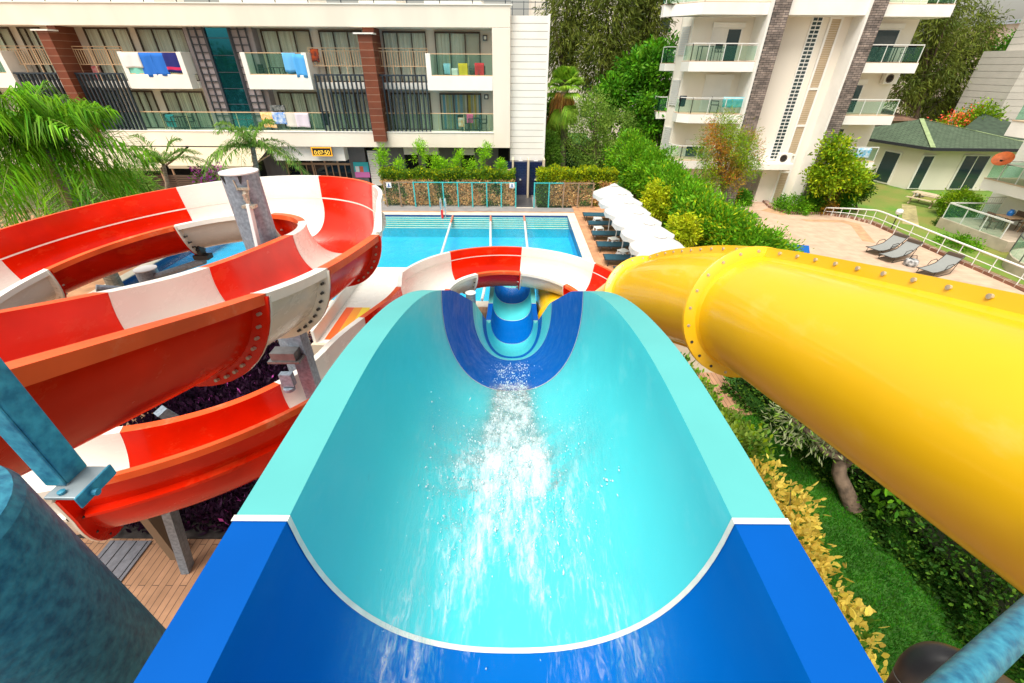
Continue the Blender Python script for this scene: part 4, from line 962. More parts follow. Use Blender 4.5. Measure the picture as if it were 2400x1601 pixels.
b = MB(); b.box(25.6, 28.7, 21.2, 25.4, -.8, -.25); b.box(26.5, 28.72, 21.0, 21.6, -.25, .55); tp = b.build('terrace', mat('terrace_plinth', (.50,.42,.33), rough=.8, var=.15, scale=2), rb)
b = MB(); b.box(25.63, 25.64, 21.7, 25.3, -.2, .58); b.box(25.64, 28.6, 25.28, 25.29, -.2, .58); b.build('glass_panel', M_GRNGL, tp)
b = MB(); b.bar((25.63, 21.6, .63), (25.63, 25.3, .63), .07, .07); b.bar((25.63, 25.3, .63), (28.6, 25.3, .63), .06, .06)
for y in (21.7, 22.9, 24.1, 25.3): b.bar((25.63, y, -.25), (25.63, y, .63), .04, .04)
b.build('handrail', M_WRAIL, tp)
# rounded terrace closer to the camera
b = MB(); pl = [(25.5+2.3*math.cos(t), 17.6+2.6*math.sin(t)) for t in np.linspace(math.pi*.5, math.pi*1.5, 16)]+[(28.1, 15.0), (28.1, 20.2)]
b.prism(pl, -.8, -.2); rp_ = b.build('terrace', mat('terrace_plinth', (.50,.42,.33)), rb)
b = MB(); arcp = pl[:16]
for a_, c_ in zip(arcp, arcp[1:]): b.bar((*a_, .22), (*c_, .22), .012, .72)
b.build('glass_panel', M_GRNGL, rp_); b = MB(); b.tube([(*a_, .68) for a_ in arcp], .03, 8)
for a_ in arcp[::3]: b.bar((*a_, -.2), (*a_, .66), .035, .035)
b.build('handrail', mat('dark_metal_rail', (.08,.09,.09), rough=.35), rp_)
# satellite dish
dq = aty(2350, 375, 25.0)
dish = thing('satellite_dish', 'rusty orange satellite dish fixed to the white block at the right edge', 'satellite dish', dq)
b = MB(); b.lathe([(0, 0), (.15, .012), (.3, .05), (.42, .11), (.44, .115), (.42, .125), (.3, .065), (.15, .025), (0, .012)], n=22)
o = b.build('reflector', mat('rusty_orange', (.62,.13,.02), rough=.6, var=.35, scale=4), dish, smooth=True, local=True); o.rotation_euler = (R(48), 0, R(-62)); 
b = MB(); b.tube([(0, 0, -.02), (.35, 0, -.25), (dq.x*0+.9, 0, -.3)], .025, 6); b.tube([(0, -.1, .0), (-.35, -.3, .02)], .012, 5); b.box(-.42, -.33, -.34, -.26, -.03, .06); b.build('mount', M_BLK, dish, local=True)
# ================================================================= far buildings seen through the trees
def farblock(label, x0, x1, y0, y1, h, m, win=True, roof=None, name='distant_building'):
    t = thing(name, label, 'building', ((x0+x1)/2, y0, -.9)); b = MB(); b.box(x0, x1, y0, y1, -.9, h); b.build('wall', m, t)
    if win:
        zz = 1.6
        while zz < h-1.6:
            n = int((x1-x0)/2.6)
            for k in range(n):
                x = x0+(k+.5)*(x1-x0)/n; b = MB(); b.box(x-.55, x+.55, y0-.05, y0-.003, zz, zz+1.3); b.build('window', M_DKWIN, t)
            zz += 3.0
    if roof:
        b = MB(); b.box(x0-.4, x1+.4, y0-.5, y1, h+.003, h+.4); b.build('roof', roof, t)
    return t
farblock('pale block glimpsed between the dark casuarina trees', 2, 22, 62, 72, 15, mat('far_white', (.78,.72,.64), rough=.8, var=.1, scale=.5))
farblock('pink and white block with a grey metal roof at the top right', 58, 84, 60, 70, 11.5, mat('far_pink', (.70,.42,.32), rough=.8, col2=(.76,.72,.66), scale=.35), roof=mat('grey_metal_roof', (.40,.44,.50), rough=.5))
farblock('pale wall behind the bright trees at the right', 44, 60, 50, 54, 4.5, mat('far_grey', (.58,.52,.46), rough=.85, var=.15, scale=.4), win=False)
sk = thing('shack', 'rusty shed with junk behind the apartment block', 'shed', (33.5, 47, -.8))
b = MB(); b.box(31.5, 34.2, 46, 50, -.8, 2.8); b.build('wall', mat('shack_boards', (.17,.10,.06), rough=.85, var=.6, scale=1.6), sk); b = MB(); b.box(34.3, 38.5, 46.5, 50, -.8, 3.1); b.build('concrete_wall', mat('shack_concrete', (.36,.32,.27), rough=.85, var=.3, scale=1), sk)
b = MB(); b.add([(31.2, 45.5, 2.9), (38.8, 45.5, 3.0), (38.8, 50.3, 3.6), (31.2, 50.3, 3.5)], [(0, 1, 2, 3)]); b.build('roof', mat('rusty_sheet', (.20,.11,.07), rough=.8, var=.5, scale=1.2), sk)
# ================================================================= garden ground on the right
sheet('plaza', [(9.8, 31), (16.0, 31.5), (18.0, 30.6), (18.1, 27.7), (20.2, 27.8), (21.4, 27.0), (22.0, 25.8), (22.0, 20), (22.1, 17.5), (21.5, 10), (9.8, 10)], GZ-.012, M_PLAZA)
sheet('garden_lawn', [(18.3, 30.6), (18.3, 28.0), (20.3, 28.05), (21.7, 27.2), (22.35, 26.0), (22.4, 20), (22.5, 10), (30, 10), (46, 34), (46, 44), (20.5, 44), (20.5, 31)], GZ-.008, mat('dry_lawn', (.085,.22,.016), rough=.9, col2=(.21,.21,.04), scale=.55, bump=.6, bscale=40))
sheet('lawn', [(12.6, 29.9), (15.3, 30.4), (15.9, 27.0), (13.4, 26.4)], GZ-.004, mat('green_lawn', (.05,.14,.02), rough=.9, var=.4, scale=4, bump=.6, bscale=40))
sheet('path', [(16.6, 28.6), (17.4, 29.2), (18.4, 28.2), (17.5, 27.5)], GZ-.006, mat('darker_paving', (.48,.29,.16), rough=.8, var=.2, scale=3))
sheet('path', [(24.0, 25.9), (24.7, 25.5), (28.0, 29.9), (27.4, 30.4)], GZ-.004, mat('worn_turf', (.36,.31,.14), rough=.9, var=.35, scale=3))
sheet('path', [(19.9, 22.5), (21.3, 25.8), (20.8, 26.6), (18.2, 26.7), (18.3, 26.3), (20.4, 26.1), (20.6, 25.6), (19.4, 22.8)], GZ-.007, mat('darker_paving', (.48,.29,.16)))
M_KPOOL = mat('paddling_pool_blue', (.01,.12,.48), rough=.1)
kp = atz(1872, 574, GZ); sheet('paddling_pool', [(kp.x-.75, kp.y+.22), (kp.x+.5, kp.y-.1), (kp.x-.1, kp.y-1.2), (kp.x-1.6, kp.y-1.0)], GZ+.002, M_KPOOL)
cw = brickmat('brown_edging_brick', (.26,.12,.07), (.20,.09,.06), (.45,.38,.30), .14, .5, .02, .8, 'xy', 0, .3); b = MB()
cpts = [(17.9, 30.7), (17.6, 29.2), (18.1, 27.95), (20.25, 27.95), (21.5, 27.15), (22.17, 25.9), (22.2, 20), (22.3, 10)]
for a_, c_ in zip(cpts, cpts[1:]): b.bar((*a_, GZ+.05), (*c_, GZ+.05), .32, .14)
struct(b.build('kerb', cw))
rl = thing('garden_railing', 'white tubular railing curving along the beige paving', 'railing', (22, 22, GZ))
rp = catmull([(20.2, 27.7, 0), (21.3, 27.0, 0), (21.95, 25.8, 0), (22.0, 23, 0), (22.05, 20, 0), (22.1, 17, 0), (22.1, 10, 0)], 6)
b = MB(); hh = lambda p: .45+.4*min(1, max(0, (27.7-p[1])/2)); b.tube([(p[0], p[1], GZ+hh(p)) for p in rp], .045, 8); b.build('handrail', M_WRAIL, rl, smooth=True)
b = MB(); b.tube([(p[0], p[1], GZ+hh(p)*.5) for p in rp], .022, 6); b.build('mid_rail', M_WRAIL, rl, smooth=True)
for p in rp[::2]: b = MB(); b.tube([(p[0], p[1], GZ), (p[0], p[1], GZ+hh(p)-.02)], .022, 6); b.build('post', M_WRAIL, rl)
# three loungers on the plaza
M_SLING = mat('grey_sling_fabric', (.24,.25,.24), rough=.8, bump=.3, bscale=150); M_LFR = mat('dark_lounger_frame', (.03,.028,.025), rough=.4)
def lounger(label):
    t = thing('sun_lounger', label, 'sun lounger', (0, 0, 0), group='grey sling loungers on the paving')
    pr = [(-1.0, .30), (-.6, .25), (-.1, .27), (.35, .33), (.7, .55), (1.0, .80)]; b = MB()
    V = []
    for x, z in pr: V += [(x, -.30, z), (x, .30, z)]
    b.add(V, [(2*i, 2*i+2, 2*i+3, 2*i+1) for i in range(len(pr)-1)]); b.build('sling', M_SLING, t, local=True, smooth=True)
    b = MB()
    for y in (-.32, .32): b.tube([(x, y, z) for x, z in pr], .018, 6)
    b.tube([(-1.0, -.32, .30), (-1.0, .32, .30)], .018, 6); b.tube([(1.0, -.32, .8), (1.0, .32, .8)], .018, 6); b.build('frame', M_LFR, t, local=True)
    b = MB(); b.box(.86, 1.02, -.29, .29, .70, .84); b.build('head_pad', mat('brown_headrest', (.10,.07,.05), rough=.8), t, local=True)
    for y in (-.32, .32): b = MB(); b.tube([(-.75, y, .27), (-.8, y, .02), (.55, y, .02), (.75, y, .52)], .016, 6); b.build('leg', M_LFR, t, local=True)
    for y in (-.34, .34): b = MB(); b.tube([(-.15, y, .3), (-.05, y, .5), (.35, y, .52), (.5, y, .42)], .016, 6); b.build('armrest', M_LFR, t, local=True)
    return t
lg = lounger('grey sling lounger farthest along the paving by the white railing')
for k, (px, py, lb) in enumerate(((2068, 590, 'grey sling lounger farthest along the paving by the white railing'), (2098, 606, 'middle grey sling lounger, with a white bag at its side'), (2190, 640, 'grey sling lounger mostly hidden by the yellow tube flange'))):
    p = atz(px, py, GZ); o = lg if k == 0 else copy_tree(lg); o.location = p; o.rotation_euler = (0, 0, R(22)); o['label'] = lb
bag = atz(2132, 622, GZ); t = thing('beach_bag', 'white and black beach bag on the paving between two loungers', 'bag', bag); b = MB(); b.lathe([(0, 0), (.26, 0), (.30, .12), (.26, .28), (.2, .32), (0, .30)], bag, 12); b.build('bag', mat('bag_cloth', (.7,.7,.7), col2=(.02,.02,.02), rough=.8, scale=5), t, smooth=True)
b = MB(); b.tube([bag+Vector((-.2, 0, .3)), bag+Vector((-.1, 0, .5)), bag+Vector((.1, 0, .5)), bag+Vector((.2, 0, .3))], .015, 6); b.build('handle', M_BLK, t)
# globe lamp
lp = atz(2086, 541, GZ); t = thing('garden_lamp', 'black garden lamp with a round glass globe on the lawn', 'lamp', lp)
b = MB(); b.tube([lp, lp+Vector((0, 0, .95))], .03, 8); b.build('post', M_BLK, t); b = MB(); b.lathe([(.05, 0), (.15, .05), (.19, .17), (.15, .29), (.0, .34)], lp+Vector((0, 0, .95)), 16); b.build('globe', mat('lamp_globe', (.7,.7,.68), rough=.15), t, smooth=True)
# picnic table
pc = atz(2165, 480, GZ); M_WOODP = mat('pale_weathered_wood', (.52,.42,.28), rough=.8, var=.2, scale=6, stretch=(1,8,1))
t = thing('picnic_table', 'pale wooden picnic table with benches on the dry lawn', 'table', pc, R(25)); ORG[t.name] = Vector(pc)
b = MB(); [b.box(-.4+.2*k, -.21+.2*k, -.9, .9, .70, .74) for k in range(4)]; b.build('tabletop', M_WOODP, t, local=True)
for x in (-.85, .6): b = MB(); b.box(x, x+.25, -.9, .9, .42, .46); b.build('bench', M_WOODP, t, local=True)
for y in (-.65, .65):
    for s_ in (-1, 1): b = MB(); b.bar((s_*.7, y, 0), (s_*.25, y, .70), .08, .08); b.build('leg', M_WOODP, t, local=True)
    b = MB(); b.bar((-.8, y, .39), (.8, y, .39), .06, .08); b.build('crossbar', M_WOODP, t, local=True)
t = thing('bag', 'dark bag lying beside the picnic table', 'bag', atz(2152, 460, GZ)); b = MB(); c_ = atz(2152, 460, GZ); b.lathe([(0, 0), (.34, .02), (.36, .18), (.22, .34), (0, .36)], c_, 10); b.build('body', mat('dark_bag', (.02,.025,.04), rough=.7, col2=(.5,.5,.5), scale=3), t, smooth=True)
# terrace table, chairs, blue jug
M_WICK = mat('brown_wicker', (.16,.10,.07), rough=.8, var=.3, scale=30)
tq = Vector((27.2, 23.2, -.25)); t = make_table('wooden table on the ground floor terrace at the right', .9, mat('table_wood', (.40,.26,.15), rough=.6)); t.location = tq; t['group'] = 'terrace table'
for k, (dx, dy, a, lb) in enumerate(((.75, -.3, -90, 'brown chair nearest on the ground floor terrace'), (.75, .45, -90, 'brown chair beyond the nearest one on the ground floor terrace'), (-.7, .2, 90, 'brown chair close to the green glass of the ground floor terrace'))):
    o = make_chair(lb, M_WICK) if k == 0 else copy_tree(pc0); pc0 = o if k == 0 else pc0; o.location = tq+Vector((dx, dy, 0)); o.rotation_euler = (0, 0, R(a)); o['label'] = lb; o['group'] = 'brown terrace chairs'
t = thing('jug', 'bright blue plastic jug on the terrace table', 'jug', tq+Vector((.1, .2, .735))); c_ = tq+Vector((.1, .2, .735)); b = MB(); b.lathe([(0, 0), (.13, 0), (.15, .15), (.09, .26), (.10, .3)], c_, 12); b.build('body', mat('blue_plastic', (.02,.20,.62), rough=.3), t, smooth=True); b = MB(); b.tube([c_+Vector((.12, 0, .05)), c_+Vector((.24, 0, .1)), c_+Vector((.22, 0, .22)), c_+Vector((.1, 0, .25))], .015, 6); b.build('handle', mat('blue_plastic', (.02,.2,.62)), t)
t = thing('folding_airer', 'folded white metal airer leaning on the terrace wall', 'clothes airer', (28.0, 24.9, -.25)); b = MB()
for k in range(9): b.tube([(27.3+.13*k, 25.0, -.2), (27.4+.13*k, 25.15, 1.0)], .012, 5)
b.tube([(27.2, 25.0, -.2), (28.45, 25.0, -.2)], .02, 6); b.tube([(27.35, 25.15, 1.0), (28.55, 25.15, 1.0)], .02, 6); b.build('frame', M_WRAIL, t)
# ================================================================= plants
def leafmat(name, c, c2=None, island=.4, rough=.5, trans=.33, scale=1.2, spec=.12):
    return mat(name, c, rough=rough, var=0 if c2 else .45, col2=c2, scale=scale, island=island, trans=trans, spec=spec)
L_CAS = leafmat('casuarina_needles', (.20,.24,.035), (.075,.115,.02), scale=.6)
L_BRIGHT = leafmat('bright_leaves', (.13,.36,.012), (.04,.15,.012), scale=.9)
L_OLIVE = leafmat('olive_green_leaves', (.30,.44,.07), (.13,.26,.035), scale=.9)
L_SILVER = leafmat('silver_leaves', (.42,.46,.26), (.17,.21,.09), scale=1.5)
L_THUJA = leafmat('thuja_foliage', (.20,.46,.014), (.07,.22,.010), scale=1.1)
L_LIME = leafmat('lime_hedge_leaves', (.58,.60,.015), (.28,.40,.012), scale=1.5)
L_DARK = leafmat('dark_hedge_leaves', (.045,.13,.015), (.018,.06,.008), scale=1.6)
L_YEL = leafmat('yellow_leaves', (.88,.70,.16), (.70,.55,.08), scale=3, island=.25)
L_RED = leafmat('reddish_leaves', (.55,.19,.03), (.24,.26,.025), scale=.8)
L_CIT = leafmat('citrus_leaves', (.30,.42,.012), (.10,.26,.01), scale=1.2)
L_PALM = leafmat('palm_leaflets', (.20,.46,.012), (.08,.24,.010), scale=.8, trans=.3)
L_PALM2 = leafmat('small_palm_leaflets', (.20,.36,.05), (.08,.18,.03), scale=.8)
L_FAN = leafmat('fan_palm_leaves', (.36,.56,.05), (.18,.38,.03), scale=1)
L_DEAD = leafmat('dead_palm_leaves', (.80,.46,.16), (.55,.28,.09), scale=2)
L_DRY = leafmat('dry_hedge_leaves', (.95,.68,.36), (.80,.55,.24), scale=.9, island=.3)
L_MIXG = leafmat('fence_hedge_leaves', (.18,.34,.035), (.08,.19,.02), scale=.9)
L_PURP = leafmat('purple_leaves', (.05,.012,.045), (.018,.010,.022), scale=3)
L_BAMB = leafmat('bamboo_leaves', (.36,.68,.02), (.20,.46,.012), scale=1.5)
L_FLOW = mat('pink_flowers', (.55,.08,.42), rough=.6, island=.3); L_ORF = mat('orange_flowers', (.80,.13,.03), rough=.6, island=.3)
M_BARK = mat('brown_bark', (.16,.11,.075), rough=.9, var=.5, scale=6, bump=.8, bscale=18)
M_BARKG = mat('grey_palm_bark', (.30,.24,.18), rough=.9, var=.5, scale=5, bump=.8, bscale=14, stretch=(1,1,4))
def unit(v): return v/np.maximum(np.linalg.norm(v, axis=-1, keepdims=True), 1e-6)
def leafgeo(C, size, aspect=.45, D=None, droop=0., jit=1., r=rng):
    """one diamond shaped leaf at each point of C, pointing along D with jitter"""
    n = len(C); d = r.normal(size=(n, 3))*jit
    if D is not None: d = d*.55+unit(D)
    d[:, 2] -= droop; d = unit(d); s = unit(np.cross(d, r.normal(size=(n, 3))))
    L = (size*r.uniform(.65, 1.25, n))[:, None]; W = L*aspect*.5
    if aspect >= .4:
        nn_ = np.cross(d, s)*L*.10
        V = np.stack([C, C+d*L*.35+s*W, C+d*L*.75+s*W*.75+nn_*.5, C+d*L+nn_, C+d*L*.75-s*W*.75+nn_*.5, C+d*L*.35-s*W], 1).reshape(-1, 3)
        q = np.arange(n)[:, None]*6; return V, np.concatenate([q+np.array([[0, 1, 2, 3]]), q+np.array([[0, 3, 4, 5]])], 1).reshape(-1, 4)
    V = np.stack([C, C+d*L*.5+s*W, C+d*L, C+d*L*.5-s*W], 1).reshape(-1, 3)
    return V, np.arange(4*n).reshape(-1, 4)
def cloud(blobs, ncl, per, cr, r=rng, shell=.62, flat=1.):
    """leaf positions: clumps spread through ellipsoid blobs; returns points and outward directions"""
    vol = np.array([b[3]*b[4]*b[5] for b in blobs])**.8; pick = r.choice(len(blobs), ncl, p=vol/vol.sum())
    B = np.array(blobs, float)[pick]; u = unit(r.normal(size=(ncl, 3))); rad = (shell+(1-shell)*r.uniform(size=(ncl, 1))**.7)
    rad *= 1+.16*r.normal(size=(ncl, 1)).clip(-1.3, 1.3)
    cc = B[:, :3]+u*B[:, 3:6]*rad; k = r.poisson(per, ncl).clip(2)
    P = np.repeat(cc, k, 0)+r.normal(size=(k.sum(), 3))*np.array([cr, cr, cr*flat])
    return P, np.repeat(u, k, 0)
def limbs(b, base, top, rad, tips, r=rng, bend=.15):
    base, top = Vector(base), Vector(top); mid = (base+top)/2+Vector(r.normal(size=3)*np.array([bend, bend, 0]))
    b.tube([base, mid, top], [rad, rad*.8, rad*.6], 9)
    for t in tips:
        s = base.lerp(top, r.uniform(.55, 1.0)); t = Vector(t); m = s.lerp(t, .5)+Vector(r.normal(size=3)*.12)
        b.tube([s, m, t], [rad*.45, rad*.3, rad*.1], 6)
def tree(name, label, cat, base, blobs, ncl, per, cr, size, lm, trunk=.12, aspect=.45, droop=0., flat=1., group=None, extra=None, bark=None, shell=.62, seed=0, D=True, jit=1., part='crown'):
    r = np.random.default_rng(100+seed); t = thing(name, label, cat, base, group=group)
    P, U = cloud(blobs, ncl, per, cr, r, shell, flat); V, Fq = leafgeo(P, size, aspect, U if D else None, droop, jit, r)
    if extra:        # part of the leaves take a second kind
        sel = r.uniform(size=len(P)) < extra[1] if not callable(extra[1]) else extra[1](P)
        mi = np.repeat(sel.astype(int), len(Fq)//len(P)); meshobj(part, V, Fq, [lm, extra[0]], t, mi=mi)
    else: meshobj(part, V, Fq, lm, t)
    if trunk:
        b = MB(); c = np.mean([bb[:3] for bb in blobs], 0); tips = []
        for bb in blobs:
            for _ in range(3): tips.append(np.array(bb[:3])+r.normal(size=3)*np.array(bb[3:6])*.4)
        limbs(b, base, (base[0]*.35+c[0]*.65, base[1]*.35+c[1]*.65, base[2]*.3+c[2]*.7), trunk, tips, r); b.build('trunk', bark or M_BARK, t, smooth=True, angle=70)
    return t
def at_(px, py, Y): return tuple(aty(px, py, Y))
def blob(px, py, Y, rx, rz, ry=None):
    """blob centred at a photo pixel on depth Y; radii in photo pixels"""
    p = aty(px, py, Y); zc = (np.array(p)-np.array((0, 0, CAM_H)))@FW; k = zc/F_PX
    return (p.x, p.y, p.z, rx*k, ry if ry else rx*k, rz*k)
# dark casuarinas behind the hotel
for i, (Y, bl, bx) in enumerate(((46, [blob(1330, 40, 46, 62, 75), blob(1310, 130, 46, 45, 70), blob(1350, -60, 46, 60, 60)], 1330), (44, [blob(1430, 60, 44, 50, 80), blob(1400, 150, 44, 50, 60), blob(1440, -50, 44, 60, 60), blob(1455, 140, 44, 40, 50)], 1425), (47, [blob(1520, 40, 47, 48, 70), blob(1490, 110, 47, 38, 55), blob(1540, 120, 47, 30, 50), blob(1515, -50, 47, 55, 60)], 1510))):
    b0 = aty(bx, 300, Y); tree('casuarina_tree', ('tall dark casuarina nearest the hotel wing', 'tall dark casuarina in the middle of the three behind the palms', 'tall dark casuarina next to the apartment block')[i], 'tree', (b0.x, Y, -.9), bl, 230, 42, .42, .55, L_CAS, trunk=.28, aspect=.16, droop=.9, flat=1.7, group='dark casuarinas', seed=i, shell=.35)
for i, (Y, bl, bx) in enumerate(((48, [blob(2165, 80, 48, 50, 60), blob(2130, 190, 48, 40, 50), blob(2190, 150, 48, 55, 60), blob(2200, 10, 48, 60, 40)], 2165), (50, [blob(2260, 90, 50, 60, 45), blob(2230, 180, 50, 50, 60), blob(2180, 240, 50, 60, 35), blob(2290, 50, 50, 30, 35)], 2240))):
    b0 = aty(bx, 300, Y); tree('casuarina_tree', ('dark casuarina right behind the apartment balconies', 'dark casuarina in front of the pink block, over the bungalow')[i], 'tree', (b0.x, Y, -.9), bl, 210, 45, .45, .55, L_CAS, trunk=.3, aspect=.16, droop=.7, flat=1.5, group='dark casuarinas', seed=10+i, shell=.35)
tree('leafy_tree', 'bright green leafy tree above the grey boards at the right edge', 'tree', tuple(aty(2390, 300, 51)), [blob(2365, 130, 51, 42, 55), blob(2330, 190, 51, 35, 40), blob(2400, 190, 51, 40, 50), blob(2340, 240, 51, 40, 30)], 170, 40, .4, .34, L_BRIGHT, trunk=.2, seed=20, shell=.4)
tree('flowering_shrub', 'shrub with orange flowers behind the bungalow roof', 'shrub', tuple(aty(2270, 300, 42)), [blob(2290, 280, 42, 40, 25), blob(2235, 292, 42, 30, 14)], 90, 40, .3, .22, L_CIT, trunk=.05, extra=(L_ORF, lambda P: (P[:, 0] < aty(2255, 290, 42).x) & (np.random.default_rng(3).uniform(size=len(P)) < .4)), seed=21)
# leafy trees and shrubs between hotel and apartments
tree('leafy_tree', 'bright green leafy tree in front of the casuarinas beside the apartments', 'tree', (10.0, 39, -.9), [blob(1500, 165, 39, 45, 40), blob(1450, 215, 39, 48, 40), blob(1530, 250, 39, 45, 50), blob(1500, 310, 39, 45, 40), blob(1420, 270, 39, 40, 35), blob(1540, 170, 39, 40, 50), blob(1560, 130, 39, 30, 40)], 300, 40, .38, .34, L_BRIGHT, trunk=.18, seed=22, flat=.5, shell=.45)
tree('leafy_tree', 'small bright tree with drooping leaf sprays against the apartment wall', 'tree', (11.2, 33.5, -.9), [blob(1535, 255, 33.5, 28, 30), blob(1505, 240, 33.5, 22, 20), blob(1545, 330, 33.5, 22, 45), blob(1520, 300, 33.5, 25, 25)], 80, 34, .28, .30, L_BRIGHT, trunk=.09, seed=23, flat=.5, droop=.4)
tree('willow_like_tree', 'rounded grey green tree behind the fence hedge', 'tree', (6.2, 34, 0), [blob(1385, 285, 34, 48, 50), blob(1440, 305, 34, 46, 48), blob(1355, 335, 34, 36, 45), blob(1410, 370, 34, 60, 40), blob(1385, 240, 34, 24, 25)], 300, 46, .25, .17, L_OLIVE, trunk=.14, aspect=.3, seed=24, shell=.5)
tree('clipped_shrub', 'dark green egg shaped shrub at the corner of the hotel', 'shrub', (3.0, 31.2, 0), [blob(1288, 365, 31.2, 26, 42), blob(1282, 340, 31.2, 16, 24)], 140, 40, .16, .13, L_MIXG, trunk=.06, seed=25, shell=.7)
for i, (px, py, Y, rx, rz, lb) in enumerate(((1290, 300, 40, 30, 60, 'dark shrub behind the fan palm trunk'), (1350, 380, 39, 60, 40, 'dark shrub mass below the rounded grey green tree'), (1440, 380, 39, 70, 50, 'dark undergrowth left of the thuja row'))):
    tree('shrub', lb, 'shrub', (aty(px, py, Y).x, Y, 0), [blob(px, py, Y, rx, rz)], 90, 36, .35, .25, L_DARK, trunk=.05, seed=30+i)
# fan palm with its skirt of dead leaves
def fan_palm(label, base, ctr, s=1., seed=0):
    r = np.random.default_rng(seed); t = thing('fan_palm', label, 'palm', base, group='fan palms'); b = MB(); b.tube([base, (np.array(base)+np.array(ctr))/2+np.array((.05, 0, 0)), ctr], [.2*s, .16*s, .17*s], 10); b.build('trunk', M_BARKG, t, smooth=True)
    def fans(n, e0, e1, mt, nm, L0, hang):
        VV = []; FF = []
        for k in range(n):
            az = r.uniform(0, 2*np.pi); el = r.uniform(e0, e1); d = np.array([math.cos(az)*math.cos(el), math.sin(az)*math.cos(el), math.sin(el)])
            c = np.array(ctr)+d*L0*s*r.uniform(.8, 1.15)-np.array((0, 0, hang*s*r.uniform(0, 1))); side = unit(np.cross(d, (0, 0, 1.))); up = np.cross(side, d)
            for a in np.linspace(-1.35, 1.35, 22):
                dd = d*math.cos(a)+side*math.sin(a); ln = .85*s*(1-.18*abs(a)); w = .045*s; q = np.cross(dd, up); q = q/np.linalg.norm(q)
                tip = c+dd*ln-np.array((0, 0, .25*s*ln+(.25 if hang else 0))); m = c+dd*ln*.55; i = len(VV); VV += [c, m+q*w, tip, m-q*w]; FF.append((i, i+1, i+2, i+3))
        meshobj(nm, VV, FF, mt, t)
    fans(24, -.2, 1.4, L_FAN, 'crown', .62, 0)
    n = 420; a = r.uniform(0, 2*np.pi, n); q = r.uniform(.12, .52, n)*s; c = np.array(ctr)+np.stack([np.cos(a)*q, np.sin(a)*q, -r.uniform(.05, .55, n)*s], 1); d = unit(np.stack([np.cos(a)*.25, np.sin(a)*.25, -np.ones(n)], 1)+r.normal(size=(n, 3))*.12); sd = unit(np.cross(d, r.normal(size=(n, 3)))); L = r.uniform(.5, 1.05, n)[:, None]*s; w_ = .045*s
    VV = np.stack([c, c+d*L*.5+sd*w_, c+d*L, c+d*L*.5-sd*w_], 1).reshape(-1, 3); meshobj('dead_leaf_skirt', VV, np.arange(4*n).reshape(-1, 4), L_DEAD, t)
    fans(6, -1.1, -.6, L_FAN, 'lower_fronds', 1.0, .6); return t
fp = aty(1322, 212, 36); fb = aty(1318, 392, 36); fan_palm('fan palm with a skirt of dry orange leaves, taller trunk', (fb.x, 36, 0), (fp.x, 36, fp.z), 1.35, 1)
fp = aty(1298, 268, 38); fan_palm('smaller fan palm half hidden behind the taller one', (fp.x, 38, 0), (fp.x, 38, fp.z), .9, 2)
# feather palms on the left
def feather_palm(label, base, ctr, n, L, leaf, mt, seed, el=(-.2, 1.25), hang=1.0, group='feather palms by the terrace', trunk=.13, wleaf=.03, step=.06, sagk=.42, az_r=None):
    r = np.random.default_rng(seed); t = thing('feather_palm', label, 'palm', base, group=group)
    b = MB(); m_ = (np.array(base)+np.array(ctr))/2+np.array((.1, 0, 0)); b.tube([base, m_, ctr], [trunk*1.25, trunk, trunk*.9], 10); b.build('trunk', M_BARKG, t, smooth=True)
    VV = []; FF = []; b = MB()
    for k in range(n):
        az = (2*np.pi*(k/n)*5.19+r.uniform(-.3, .3)) if az_r is None else r.uniform(*az_r); e = r.uniform(*el); h = np.array([math.cos(az), math.sin(az), 0]); Lk = L*r.uniform(.8, 1.1)
        ts = np.linspace(0, 1, int(Lk/step)+2); sag = sagk*Lk*(1.15-e*.35)
        pts = np.array(ctr)+np.outer(ts*Lk*math.cos(e*.9), h)+np.outer(ts*Lk*math.sin(e)-sag*ts**2.1*1.3, (0, 0, 1.)); b.tube([tuple(p) for p in pts[::4]], np.linspace(.022, .006, len(pts[::4])), 5)
        tan = unit(np.gradient(pts, axis=0))
        for i in range(3, len(pts)):
            for sd in (-1, 1):
                s = unit(np.cross(tan[i], (0, 0, 1.)))*sd; lf = leaf*(math.sin(math.pi*min(.97, .12+.85*ts[i]))**.6)*r.uniform(.75, 1.15)
                d0 = unit(s*.75+tan[i]*.6+np.array((0, 0, .35-.2*hang))+r.normal(size=3)*.16); p0 = pts[i]; p1 = p0+d0*lf*.45; p2 = p1+unit(d0*(1-.75*hang)+np.array((0, 0, -1.0*hang))+r.normal(size=3)*.10)*lf*.55
                q = unit(np.cross(d0, (0.2, .1, 1.)))*wleaf*.5; j = len(VV); VV += [p0-q*.4, p0+q*.4, p1+q, p1-q, p2+q*.15, p2-q*.15]; FF += [(j, j+1, j+2, j+3), (j+3, j+2, j+4, j+5)]
    b.build('frond_stem', mat('palm_stem', (.26,.30,.06), rough=.6), t, smooth=True); meshobj('crown', VV, FF, mt, t); return t
pc_ = aty(85, 325, 14.5); feather_palm('large palm with long drooping bright green leaflets at the left', (pc_.x-.1, 14.5, 0), tuple(pc_), 42, 2.75, 1.4, L_PALM, 5, el=(-.8, 1.15), hang=.9, wleaf=.046, step=.06, trunk=.2, sagk=.38)
pc_ = aty(383, 385, 23.2); feather_palm('slender young palm in front of the cream awning', tuple(aty(392, 470, 23.2)), (pc_.x, 23.2, pc_.z), 15, 2.6, .62, L_PALM2, 6, el=(.2, 1.3), hang=.5, wleaf=.04, trunk=.10, sagk=.5)
pc_ = aty(592, 345, 24); feather_palm('young palm beside the hotel entrance, behind the steel column', tuple(aty(606, 470, 24)), (pc_.x, 24, pc_.z), 22, 2.7, .7, L_PALM2, 7, el=(.05, 1.3), hang=.55, wleaf=.045, trunk=.13, sagk=.55)
